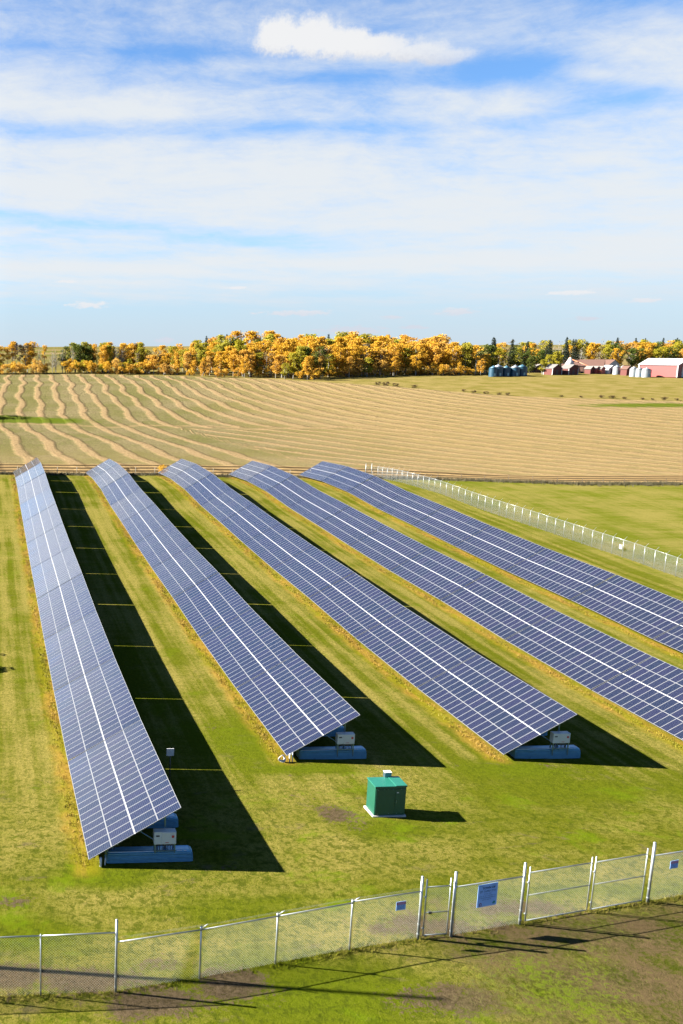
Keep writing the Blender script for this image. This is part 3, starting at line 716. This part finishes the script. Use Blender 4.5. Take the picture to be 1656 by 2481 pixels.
# big sign
sp=lerp(P_[8],P_[9],.325); sz=pt(*sp)[2]
sg=quad_sign('fence_sign',(sp[0],sp[1]-.05,sz+1.10),dv,.92,.98,'large pale blue notice board hung on the fence panel between the gates',M_SIGN)
text_obj('TOWN OF',.125,M_INK,sg,.50,.765)
b=MB(); strokes(b,.10,.62,.76,.085,17,3); strokes(b,.30,.53,.34,.04,13,4); strokes(b,.07,.44,.78,.042,30,5); strokes(b,.07,.36,.78,.042,30,6); strokes(b,.24,.28,.40,.042,16,7)
strokes(b,.05,.90,.25,.02,12,8); strokes(b,.62,.90,.2,.02,10,9); b.build('small_print',M_INK,sg)
b=MB(); b.tube((.80,-.0135,.14),(.80,-.0155,.14),.055,n=20); b.tube((.755,-.0135,.105),(.755,-.0155,.105),.035,n=16); b.build('emblem',M_INK2,sg)
b=MB()
for a in range(12):
    q0,q1=math.pi*(a-.5)/11,math.pi*(a+.5)/11
    b.poly([(.16+.03*math.cos(q0),-.0145,.12+.04*math.sin(q0)),(.16+.055*math.cos(q0),-.0145,.12+.07*math.sin(q0)),(.16+.055*math.cos(q1),-.0145,.12+.07*math.sin(q1)),(.16+.03*math.cos(q1),-.0145,.12+.04*math.sin(q1))])
b.box((.105,-.0155,.05),(.135,-.0135,.12)); b.box((.185,-.0155,.05),(.215,-.0135,.12)); b.box((.10,-.0155,.04),(.22,-.0135,.055)); b.build('emblem',M_MAR,sg)
def warn(x,y,h,dirv,label,par=None):
    t=quad_sign('warning_sign',(x,y,gz(x,y)+h),dirv,.42,.36,label,M_SIGN)
    b=MB(); b.box((.01,-.0155,.225),(.41,-.0135,.35)); b.build('header',M_MAR,t)
    b=MB(); b.box((.05,-.0180,.235),(.37,-.0160,.34)); b.build('header_panel',simple('header_violet',(.42,.20,.36),.5),t)
    b=MB(); strokes(b,.05,.165,.32,.038,12,11); strokes(b,.06,.105,.28,.038,11,12); strokes(b,.04,.04,.34,.042,12,13); b.build('small_print',M_INK,t)
    return t
dv2=(P_[7][0]-P_[6][0],P_[7][1]-P_[6][1])
q=lerp(P_[6],P_[7],.62); warn(q[0],q[1]-.05,1.42,dv2,'small red and blue warning sign on the fence left of the walk-through gate')
dv3=(P_[12][0]-P_[11][0],P_[12][1]-P_[11][1])
q=lerp(P_[11],P_[12],.30); warn(q[0],q[1]-.05,1.42,dv3,'small red and blue warning sign right of the double gate, at the right edge')
b=MB(); b.box((0,-.2,0),(.02,.2,.45)); q=(71.4,98.0); o=b.build('fence_sign',M_WHITE,None,pt(q[0]-.06,q[1],1.05)); tag(o,'plain white plate wired to the far fence on the right','sign')
# ------------------------------------------------------------------ wire fence along the field
wf=empty('wire_fence',pt(20,155.6),0,'low post-and-wire farm fence along the near edge of the stubble field','fence')
M_BROWNP=simple('brown_post',(.07,.05,.03),.9,0,.2)
M_POSTW=simple('weathered_post',(.20,.18,.145),.85,0,.2)
wp=[(x_,float(y_near(x_))-.9) for x_ in np.arange(-12,190,3.4)]
for i,(x_,y_) in enumerate(wp):
    b2=MB(); hh=1.25+.2*random.random(); b2.tube(pt(x_,y_,-.1),pt(x_+random.uniform(-.06,.06),y_,hh if x_<67 else hh*.8),.05 if x_<67 else .045,n=6); child_world(b2,'post',M_POSTW if x_<67 else M_BROWNP,wf)
b2=MB()
for (a,c) in zip(wp,wp[1:]):
    for hz_ in (.35,.65,.95,1.2): b2.tube(pt(*a,hz_),pt(*c,hz_),.004,n=3,cap=False)
child_world(b2,'wire_strands',M_BROWNP,wf)
# ------------------------------------------------------------------ trees
def leaf_mat(name,c1,c2,c3):
    m=NT(name); r=m.attr('rnd'); oi=m.n('ShaderNodeObjectInfo').outputs['Random']
    c=m.mix(m.sm(r,0.,1.),c1,c2); c=m.mix(m.mul(m.sm(oi,.2,1.),.6),c,c3)
    b_=m.bsdf(c,.7,0,None,.2)
    tr=m.n('ShaderNodeBsdfTranslucent'); m.put(tr.inputs[0],m.mix(1.,c,(ALB,ALB,ALB),'MULTIPLY')); ms=m.n('ShaderNodeMixShader'); ms.inputs[0].default_value=.35
    m.t.links.new(b_.outputs[0],ms.inputs[1]); m.t.links.new(tr.outputs[0],ms.inputs[2]); m.t.links.new(ms.outputs[0],m.out.inputs[0])
    return m.mat
LM={'gold':leaf_mat('golden_leaves',(.48,.27,.014),(.64,.38,.030),(.58,.32,.034)),
    'orange':leaf_mat('orange_leaves',(.50,.25,.020),(.64,.37,.050),(.58,.37,.09)),
    'lime':leaf_mat('yellow_green_leaves',(.20,.19,.008),(.46,.38,.022),(.32,.29,.030)),
    'green':leaf_mat('green_leaves',(.040,.070,.008),(.12,.15,.016),(.10,.10,.014)),
    'spruce':leaf_mat('spruce_needles',(.007,.015,.009),(.020,.034,.016),(.022,.03,.014)),
    'dull':leaf_mat('faded_leaves',(.12,.095,.045),(.22,.17,.09),(.18,.13,.07)),
    'brown':leaf_mat('brown_brush',(.05,.032,.013),(.13,.08,.03),(.09,.065,.025))}
M_BARK=simple('pale_bark',(.26,.245,.21),.85,0,.25,1.5); M_BARKD=simple('dark_bark',(.055,.043,.034),.9,0,.25,1.5)
def leaves(name,cl,per,size,mat,seed):
    rs=np.random.RandomState(seed); V=[];Rn=[]
    for (cx_,cy_,cz_,r,tone) in cl:
        n=int(per*(r**2)); d=rs.normal(size=(n,3)); d/=np.linalg.norm(d,axis=1)[:,None]; rad=r*rs.uniform(.35,1.05,n)**.6
        c=np.array([cx_,cy_,cz_])+d*rad[:,None]*np.array([1,1,.85])
        a=rs.normal(size=(n,3)); a/=np.linalg.norm(a,axis=1)[:,None]; b_=np.cross(a,rs.normal(size=(n,3))); b_/=np.linalg.norm(b_,axis=1)[:,None]
        s_=size*rs.uniform(.6,1.3,n)[:,None]
        V.append(np.stack([c-a*s_-b_*s_*.6,c+a*s_-b_*s_*.5,c+a*s_*.6+b_*s_,c-a*s_*.7+b_*s_*.8],1)); Rn.append(np.clip(.35+.32*tone+rs.uniform(-.25,.25,n),0,1))
    V=np.concatenate(V); Rn=np.concatenate(Rn); me=np_mesh(name,V.reshape(-1,3),4,np.arange(len(V)*4),mat); fattr(me,'rnd',np.repeat(Rn,4)); return me
def trunk_mesh(h,r,seed,mat,stems=1,br=10,z0=.3,spread=.28):
    rr=random.Random(seed); b=MB()
    for s_ in range(stems):
        ox,oy=(rr.uniform(-.5,.5)*(stems>1),rr.uniform(-.5,.5)*(stems>1)); hs=h*rr.uniform(.8,1.)
        pts=[Vector((ox*(1+.8*q),oy*(1+.8*q),hs*q)) + Vector((rr.uniform(-.12,.12),rr.uniform(-.12,.12),0))*q for q in (0,.3,.6,.85,1.)]
        pts[0].z=-.3
        for i in range(4): b.tube(pts[i],pts[i+1],r*(1-.22*i),r*(1-.22*(i+1)),n=6,cap=False)
        for i in range(br):
            q=rr.uniform(z0,.95); k=min(3,int(q*4)); P=Vector((ox*(1+.8*q),oy*(1+.8*q),hs*q)); a=rr.uniform(0,6.28); l=h*spread*(1.15-q)*rr.uniform(.6,1.1)
            b.tube(P,P+Vector((math.cos(a)*l,math.sin(a)*l,l*rr.uniform(.5,1.2))),r*.35*(1.2-q),.015,n=4,cap=False)
    return b.mesh('trunk',mat)
def crown_clumps(seed,h,base,wid,n,r0,r1,shape='round'):
    rr=random.Random(seed); out=[]
    for i in range(n):
        q=rr.random(); zz=base+(h-base)*q; w=wid*math.sin(math.pi*min(.97,max(.10,.12+q*.80)))**.7*rr.uniform(.75,1.15)
        a=rr.uniform(0,6.28); rad=w*rr.random()**.5; r=rr.uniform(r0,r1)
        out.append((math.cos(a)*rad,math.sin(a)*rad,min(zz,h-r*.6),r,rr.random()))
    return out
PROT={}
for kind,vs in {'gold':3,'orange':3,'lime':3,'green':3,'dull':2}.items():
    L=[]
    for v_ in range(vs):
        sd=hash((len(kind)*7+ord(kind[0]),v_))%1000
        n_=58 if kind!='dull' else 30
        cl=crown_clumps(sd,10,2.6 if kind!='green' else 1.6,2.5 if v_!=1 else 1.9,n_,.38,.95)
        per=115 if kind!='dull' else 40
        L.append((leaves('crown',cl,per,.135,LM[kind],sd),trunk_mesh(9.2,.16,sd,M_BARK if kind!='green' else M_BARKD,stems=2 if v_==2 else 1)))
    PROT[kind]=L
# thin aspens: bare pole below, small crown on top
L=[]
for v_ in range(3):
    cl=crown_clumps(50+v_,10,5.0,1.25,16,.5,.9); L.append((leaves('crown',cl,70,.16,LM['dull' if v_==1 else 'gold'],60+v_),trunk_mesh(9.4,.13,70+v_,M_BARK,br=14,z0=.4,spread=.2)))
PROT['thin']=L
L=[]
for v_ in range(2):
    cl=crown_clumps(150+v_,10,3.5,1.5,14,.5,.9); L.append((leaves('crown',cl,7,.13,LM['dull'],160+v_),trunk_mesh(9.6,.13,170+v_,M_BARK,stems=2,br=44,z0=.2,spread=.34)))
PROT['bare']=L
L=[]
for v_ in range(3):
    cl=[]; rr=random.Random(90+v_)
    for i in range(60):
        q=(i+.5)/60; zz=.6+9.2*q; w=(1-q)**.85*(1.75 if v_<2 else 1.3); a=i*2.4+rr.uniform(-.4,.4); cl.append((math.cos(a)*w*.75,math.sin(a)*w*.75,zz,.24+w*.36,rr.random()))
    cl.append((0,0,9.9,.16,.5)); cl.append((0,0,9.6,.2,.5))
    L.append((leaves('crown',cl,110,.12,LM['spruce'],190+v_),trunk_mesh(9.7,.15,195+v_,M_BARKD,br=0)))
PROT['spruce']=L
# shrubs: crown to the ground
for kind,mt in (('shrub_gold','gold'),('shrub_orange','orange'),('shrub_lime','lime'),('shrub_brown','brown')):
    L=[]
    for v_ in range(2):
        rr=random.Random(300+v_+len(kind)); cl=[]
        for i in range(18):
            a=rr.uniform(0,6.28); rad=3.6*rr.random()**.5; zz=rr.uniform(1.,6.5+3*(1-rad/3.6)); cl.append((math.cos(a)*rad,math.sin(a)*rad,zz,rr.uniform(.9,1.6),rr.random()))
        L.append((leaves('crown',cl,34,.24,LM[mt],310+v_),trunk_mesh(6.5,.10,320+v_,M_BARKD,stems=5,br=4)))
    PROT[kind]=L
TL={'gold':('aspen_tree','tree'),'orange':('aspen_tree','tree'),'lime':('poplar_tree','tree'),'green':('broadleaf_tree','tree'),'dull':('poplar_tree','tree'),'thin':('slender_aspen','tree'),'bare':('bare_tree','tree'),'spruce':('spruce_tree','tree'),
    'shrub_gold':('shrub','shrub'),'shrub_orange':('shrub','shrub'),'shrub_lime':('shrub','shrub'),'shrub_brown':('shrub','shrub')}
DESC={'gold':'golden yellow aspen with a rounded autumn crown','orange':'orange tinged aspen in full autumn colour','lime':'yellow green poplar just turning colour','green':'dark green broadleaf tree still in leaf','dull':'faded tan poplar with thinning leaves',
      'thin':'slender white-stemmed aspen with leaves only on top','bare':'nearly leafless grey tree with fine twigs','spruce':'dark green pointed spruce','shrub_gold':'low golden yellow shrub','shrub_orange':'low orange autumn shrub','shrub_lime':'low yellow green shrub','shrub_brown':'small brown bush'}
ntree=0
def tree(kind,x,y,h,w=1.,where='',grp='',rs=random):
    global ntree; ntree+=1
    cr,tk=PROT[kind][rs.randrange(len(PROT[kind]))]; nm,cat=TL[kind]
    z_=float(g(x,y))
    t=empty(nm,(x,y,z_-.05),rs.uniform(0,6.28),f'{DESC[kind]} {where}',cat,grp+' ('+DESC[kind]+')')
    s_=h/10.; t.scale=(s_*w,s_*w,s_)
    link('crown',cr,t); link('trunk',tk,t); return t
rs=random.Random(5)
def pick(ws):
    r=rs.random()*sum(w for _,w in ws)
    for k_,w in ws:
        r-=w
        if r<=0: return k_
    return ws[-1][0]
LW='in the belt left of the golden wood'; GLW='tree belt at the left behind the field'
for x_ in np.arange(-14,66,2.3):     # shrubs in front
    sp_=pick([('shrub_gold',3),('shrub_orange',3),('shrub_lime',2)])
    if 27<x_<33 and rs.random()<.5: continue
    yb=float(np.interp(x_,FX,FYv)); tree(sp_,x_+rs.uniform(-.8,.8),yb+2.5+rs.uniform(0,4),rs.uniform(4.6,7.6),rs.uniform(.85,1.2),LW,GLW,rs)
for x_ in np.arange(-14,66,2.0):
    yb=float(np.interp(x_,FX,FYv)); 
    if x_<12: k_=pick([('thin',3),('gold',1)]);h_=rs.uniform(11,13.6)
    elif x_<22: k_=pick([('thin',3),('gold',1)]);h_=rs.uniform(10.5,13.6)
    elif x_<34: k_=pick([('thin',.6),('bare',2)]);h_=rs.uniform(10,12.8)
    elif x_<44: k_=pick([('bare',1),('green',2),('lime',1)]);h_=rs.uniform(11,13.4)
    else: k_=pick([('lime',3),('green',1.2),('thin',2),('gold',2),('dull',1.5),('bare',1)]);h_=rs.uniform(10.5,13.2)
    if 24<x_<33 and rs.random()<.5: continue
    tree(k_,x_+rs.uniform(-1,1),yb+8+rs.uniform(0,7),h_,rs.uniform(.8,1.1),LW,GLW,rs)
    if x_>36: tree(pick([('lime',2),('dull',1),('gold',2),('thin',1.5)]),x_+rs.uniform(-1,1),yb+15+rs.uniform(0,8),rs.uniform(11,13),.9,LW,GLW,rs)
CW='in the central golden wood'; GCW='golden wood at the centre'
def yfront(x): return float(np.interp(x,[60,75,90,100,109,118,124,132,149,170,185,197],[375,369,359,355,353,343,341,350,356,363,360,358]))
for row,(dy,h0,h1) in enumerate([(1.5,5.5,8.5),(7,9.,12.),(14,10.5,13.),(23,11.5,13.8),(34,12.5,14.8),(48,13,15.6),(66,13.5,16)]):
    stp=[3.0,3.3,3.6,4.2,5.,6.2,7.5][row]; x_=60.
    while x_<198:
        rise=min(1,(x_-56)/45.); rise=max(.72,rise)
        if row>=4 and x_<80: x_+=stp; continue
        ws=[('gold',5.),('orange',2.),('lime',1.8),('thin',1.4),('dull',.5)] if row<3 else [('gold',4.),('lime',2.2),('orange',2.),('green',.25)]
        if x_<82: ws=[('gold',2.5),('lime',2.2),('orange',2.5),('thin',1.5),('dull',1)]
        if row==0: ws=[('shrub_gold',2.),('shrub_orange',1.2),('gold',1.6),('orange',1),('lime',.6)]
        if 118<x_<128 and row in(1,2): ws=[('green',2),('lime',2),('gold',1)]
        k_=pick(ws); hh=rs.uniform(h0*.92,h1*1.08)*rise
        if k_.startswith('shrub'): hh=rs.uniform(3.5,5.5)
        tree(k_,x_+rs.uniform(-1.2,1.2),yfront(x_)+dy+rs.uniform(-2,2.5),hh,rs.uniform(1.0,1.35),CW,GCW,rs); x_+=stp*rs.uniform(.8,1.2)
RW='behind the farm sheds at the right'; GRW='mixed trees behind the farm'
for (x_,y_,h_) in [(100,420,15),(108,424,15.5),(112,430,15.6),(116,425,15.4),(150,430,15.5),(161,432,15.6),(175,434,15.4),(178,430,15.2),(204,388,12.5),(219,392,14.0),(227,392,13.6),(243,391,13.2),(249,389,14.4),(236,382,10.5),(199,376,10),(214,384,14.5),(229,384,12.8),(251,386,13.5),(246,384,12.),(272,420,13.),(300,430,13.4),(309,430,13.2),(318,436,13.),(330,440,13.),(337,440,13.)]:
    tree('spruce',x_,y_,h_,rs.uniform(.9,1.2),'rising over the trees on the skyline' if x_<190 else 'near the farm sheds at the right','dark spruces on the skyline' if x_<190 else 'dark spruces near the farm',rs)
for (x_,y_,h_,k_) in [(202,377,10.5,'green'),(206,379,11,'green'),(210,380,11.5,'green'),(213,377,10,'lime'),(217,381,10.5,'dull'),(222,380,9.5,'green'),(228,379,10,'green'),(233,380,9,'green'),(238,377,8.5,'lime'),(225,373,7,'green'),(231,371,7.5,'lime'),(220,366,6.5,'green'),(224,364,6,'lime'),(198,371,9.,'gold'),(201,366,8,'gold'),(204,370,8,'gold')]:
    tree(k_,x_,y_,h_,rs.uniform(1.05,1.3),'between golden wood and granaries','trees between wood and farm',rs)
for row,(y_,h0,h1) in enumerate([(405,8,10.5),(418,9.5,11.5),(432,10.5,12.8)]):
    x_=240.+row*3
    while x_<345:
        ws=[('lime',2.6),('gold',1.5),('dull',2.2),('green',1.2),('bare',1.4)] if x_<300 else [('gold',3.2),('orange',1.5),('green',1.2),('lime',1)]
        tree(pick(ws),x_+rs.uniform(-1,1),y_+rs.uniform(-3,3),rs.uniform(h0,h1),rs.uniform(1.,1.3),RW,GRW,rs); x_+=rs.uniform(3.3,4.6)
x_=-70.
while x_<-14: tree(pick([('gold',2),('lime',1),('thin',1)]),x_,388+rs.uniform(0,10),rs.uniform(7,9.5),1.,LW,GLW,rs); x_+=4.
for i,(x_,y_,h_) in enumerate([(137,316.5,1.6),(138.6,313.6,1.9),(140.7,311.4,1.5),(144.8,305.5,1.5),(155.5,293.4,1.1),(156.3,288.9,1.2),(159,286,1.2),(161.7,283.1,1.1),(163.8,281.9,1.2),(188.3,273.4,1.2),(190.6,271.8,1.3),(193.3,269.9,1.),(197.6,268.3,.9),(203.3,267,1.3),(206.6,266,.9),(210,265,1.),(178,277,.8),(183,275,.8),(200,267.5,.8)]):
    tree('shrub_brown',x_,y_+1,h_,1.8,'on the ditch bank between stubble field and pasture','bushes on the ditch bank',rs)
tree('shrub_gold',31.,157.6,2.3,1.4,'at the wire fence behind the second and third rows','bush at the wire fence',rs)
tree('shrub_brown',24.,157.0,1.6,1.2,'at the wire fence behind the second and third rows','bush at the wire fence',rs)
# trees and poles just outside the left edge, whose shadows reach into the view
for (x_,y_,h_) in [(-5.2,65.6,3.9),(-6.5,69.3,4.3)]: tree('green',x_,y_,h_,1.1,'beyond the left edge beside the first row','trees beyond the left edge',rs)
tree('shrub_gold',-2.2,240.,9.,1.3,'standing in the wet hollow of the field at the left','tree in the field hollow',rs)
M_POLE=simple('creosote_pole',(.12,.08,.055),.85,0,.2)
for (x_,y_) in ((-6.,31.7),):
    z_=gz(x_,y_); t=empty('utility_pole',(x_,y_,z_),0,'brown timber utility pole beyond the left edge','utility pole',None)
    b=MB(); b.tube((0,-.05,-.3),(0,1.3,13.2),.12,.08,n=12); b.build('pole',M_POLE,t)
# ------------------------------------------------------------------ farmyard
M_RW=simple('red_boards',(.085,.014,.010),.8,0,.2,1.2); M_PINK=simple('faded_red_sheet',(.24,.036,.034),.6,0,.08,.6); M_GR=simple('grey_shingles',(.13,.12,.115),.85,0,.15,1.)
M_BR=simple('brown_shingles',(.09,.042,.03),.85,0,.2,1.); M_WW=simple('white_siding',(.40,.40,.40),.6,0,.06,1.); M_WRF=simple('white_sheet_roof',(.42,.42,.43),.45,0,.05,.5)
M_BIN=simple('bin_steel',(.34,.37,.40),.45,.55,.12,1.); M_BLUE=simple('blue_bin_shaded',(.003,.045,.085),.5,0,.15,1.); M_BLUEL=simple('blue_bin_roof',(.03,.10,.15),.5,0,.1,1.)  # blue of the bins darkened, the tree shade put into the colour
M_DOOR=simple('dark_door',(.05,.03,.03),.7)
def gable(name,x,y,rz,w,l,hw,hr,mw,mr,label,cat,grp=None,trim=None,door=None,windows=0,eave=.25):
    """w across the gable (local x), l along the ridge (local y); origin mid base"""
    t=empty(name,pt(x,y,-.05),rz,label,cat,grp)
    b=MB(); b.prism([(-w/2,0),(w/2,0),(w/2,hw),(0,hw+hr),(-w/2,hw)],-l/2,l/2); b.build('wall',mw,t)
    b=MB(); e=eave; s_=hr/(w/2); th=.08
    for sg_ in (-1,1):
        b.prism([(0,hw+hr+.03),(sg_*(w/2+e),hw-e*s_+.03),(sg_*(w/2+e),hw-e*s_+.03+th),(0,hw+hr+.03+th)][::sg_],-l/2-e,l/2+e)
    b.build('roof',mr,t)
    if trim:
        b=MB()
        for sx in (-1,1):
            for sy in (-1,1): b.box((sx*w/2-.12,sy*l/2-.12,0),(sx*w/2+.12,sy*l/2+.12,hw-.02))
        b.build('corner_trim',trim,t)
    if door:
        dw,dh,side=door; b=MB()
        if side=='x-': b.box((-w/2-.05,-dw/2,0),(-w/2+.02,dw/2,dh))
        elif side=='x+': b.box((w/2-.02,-dw/2,0),(w/2+.05,dw/2,dh))
        else: b.box((-dw/2,-l/2-.05,0),(dw/2,-l/2+.02,dh))
        b.build('door',M_DOOR,t)
    for i in range(windows):
        b=MB(); q=-l/2+(i+.5)*l/windows; b.box((-w/2-.04,q-.35,1.1),(-w/2+.02,q+.35,2.)); b.build('window',M_DOOR,t)
    return t
def silo(name,x,y,r,h,hr,mw,mr,label,grp):
    t=empty(name,pt(x,y,-.05),0,label,'grain bin',grp); n=28
    b=MB()
    zs=np.arange(0,h+.01,.12)
    rings=[]
    for i,zz in enumerate(zs):
        rr_=r+(.02 if i%2 else 0); rings.append([b.bm.verts.new((rr_*math.cos(6.2832*a/n),rr_*math.sin(6.2832*a/n),zz)) for a in range(n)])
    for A,B in zip(rings,rings[1:]):
        for a in range(n): f=b.bm.faces.new((A[a],A[(a+1)%n],B[(a+1)%n],B[a])); f.smooth=True
    b.build('wall',mw,t)
    b=MB(); b.tube((0,0,h),(0,0,h+hr),r+.08,.22,n=n); b.tube((0,0,h+hr),(0,0,h+hr+.18),.24,.2,n=10); b.build('roof',mr,t)
    b=MB(); b.box((-.35,-r-.05,.3),(.35,-r+.1,1.4)); b.build('door',M_GALV,t)
    return t
# look direction to the farm is about 35 deg right of +Y
RZ=R(-33)
for i,(x_,y_,r_,h_,lb) in enumerate([(197.8,353.4,1.5,3.3,'small dark blue grain bin, leftmost of the blue bins by the golden wood'),(200.6,355,1.9,3.7,'dark blue grain bin, second from the left by the golden wood'),(204.2,355.5,1.6,3.2,'dark blue grain bin with a pale roof, middle of the blue bins'),(207.6,355.2,1.7,3.4,'dark blue grain bin, second from the right of the blue bins'),(211.2,356.6,1.95,3.5,'dark blue grain bin, rightmost of the blue bins')]):
    silo('grain_bin',x_,y_,r_,h_,.9,M_BLUE,M_BLUEL if i%2==0 else M_BIN,lb,'blue grain bins beside the golden wood')
gable('granary',227.4,362.4,R(18),5.0,4.0,2.6,1.5,M_RW,M_GR,'red board granary with grey roof, left of the front pair','granary','red granaries in front of the farmyard',M_WW,(1.2,2.,'y-'))
gable('granary',234.2,362.6,R(18),5.0,4.0,2.5,1.5,M_RW,M_GR,'red board granary with grey roof, right of the front pair','granary','red granaries in front of the farmyard',M_WW,(1.2,2.,'y-'))
gable('shed',229.,376.,RZ+R(30),4.,6.,2.2,1.2,M_BR,M_GR,'small brown shed half hidden behind the left red granary','shed')
# white grain cone and red auger
t=empty('hopper_tent',pt(240.3,372.,0),0,'white pointed storage cone standing behind the two red granaries','storage cone')
b=MB(); b.tube((0,0,0),(0,0,2.6),2.3,2.3,n=24); b.tube((0,0,2.6),(0,0,6.3),2.3,.25,n=24); b.build('cover',M_WW,t)
t=empty('grain_auger',pt(242.,371,0),0,'orange red grain auger slanting down from the white cone','auger')
b=MB(); b.tube((-.5,4.,6.0),(6.5,-8,.6),.20,n=10); b.build('tube',simple('auger_orange',(.33,.10,.04),.5),t)
b=MB(); b.tube((2.,0,4.),(2.,-.2,0),.07); b.tube((3.4,-.6,3.2),(3.,-.8,0),.07); b.tube((2.4,-.4,.3),(3.4,-.4,.3),.3,n=12); b.build('undercarriage',M_DARK,t)
gable('barn',252.,381.,RZ+R(86),7.,15.,2.6,2.4,M_BR,M_BR,'long low barn with a brown roof behind the auger','barn')
for i,(x_,y_,lb) in enumerate([(245.4,366.,'leftmost of the three little red gabled sheds'),(247.7,366.,'middle one of the three little red gabled sheds'),(249.4,365.4,'rightmost of the three little red gabled sheds')]):
    gable('shed',x_-.4,y_,R(18),2.3,2.6,2.1,1.,M_PINK if i else M_RW,M_GR,lb,'shed','three little red sheds in a row',None,None)
gable('farmhouse',269.5,391.,RZ+R(50),6.,6.4,2.6,1.9,M_WW,M_BR,'white farmhouse with a red-brown gabled roof','house',None,None,None,2)
gable('garage',253.2,366.5,R(18),3.8,3.2,2.2,1.1,M_WW,M_WRF,'white garage with a dark door between the sheds and the steel bins','garage',None,None,(1.5,1.9,'y-'))
gable('shed',253.3,356.2,R(18),2.6,2.6,2.6,1.1,M_RW,M_BR,'narrow red shed with a brown roof between the silver bins','shed',None,None,(1.,1.9,'x+'))
for (x_,y_,r_,h_,lb) in [(252.8,361.,1.35,2.9,'silver grain bin, leftmost, next to the white garage'),(254.6,360.,1.1,2.8,'slim silver grain bin just left of the narrow red shed'),(251.7,349.6,1.35,3.1,'silver grain bin just right of the narrow red shed'),(252.7,347.8,1.25,3.,'silver grain bin, middle of the three beside the big red shed'),(254.4,346.4,1.75,2.9,'widest silver grain bin, against the big red shed')]:
    silo('grain_bin',x_,y_,r_,h_,.75,M_BIN,M_BIN,lb,'silver grain bins in the farmyard')
# big machine shed: long wall faces left front, end wall right
MS=pt(265.9,350.7,-.1)
t=empty('machine_shed',MS,R(30),'big faded red machine shed with a white roof at the right edge','machine shed')
w_,l_,hw,hr=15.,13.5,4.6,2.2
b=MB(); b.prism([(-w_/2,0),(w_/2,0),(w_/2,hw),(0,hw+hr),(-w_/2,hw)],-l_/2,l_/2); b.build('wall',M_PINK,t)
b=MB()
for sg_ in (-1,1):
    e=.4; s_=hr/(w_/2); b.prism([(0,hw+hr+.05),(sg_*(w_/2+e),hw-e*s_+.05),(sg_*(w_/2+e),hw-e*s_+.2),(0,hw+hr+.2)][::sg_],-l_/2-e,l_/2+e)
b.build('roof',M_WRF,t)
b=MB()
for sx in (-1,1):
    for sy in (-1,1): b.box((sx*w_/2-.2,sy*l_/2-.2,0),(sx*w_/2+.2,sy*l_/2+.2,hw-.1))
b.build('corner_trim',M_WW,t)
b=MB(); b.box((-4,-l_/2-.12,0),(4,-l_/2+.05,4.)); b.build('door',M_WRF,t)
b=MB(); b.box((-3,-3,0),(3,3,5.5)); b.prism([(-3.4,5.5),(3.4,5.5),(0,7.)],-3.4,3.4); b.box((3.3,-2,0),(5.4,2,7.5)); o=b.build('distant_house',simple('slate_walls',(.10,.12,.14),.8),None,(24.,900.,float(g(24,900))+.5)); tag(o,'dark little house on the far skyline at the left edge','house')
print('trees',ntree,'objects',len(bpy.data.objects))
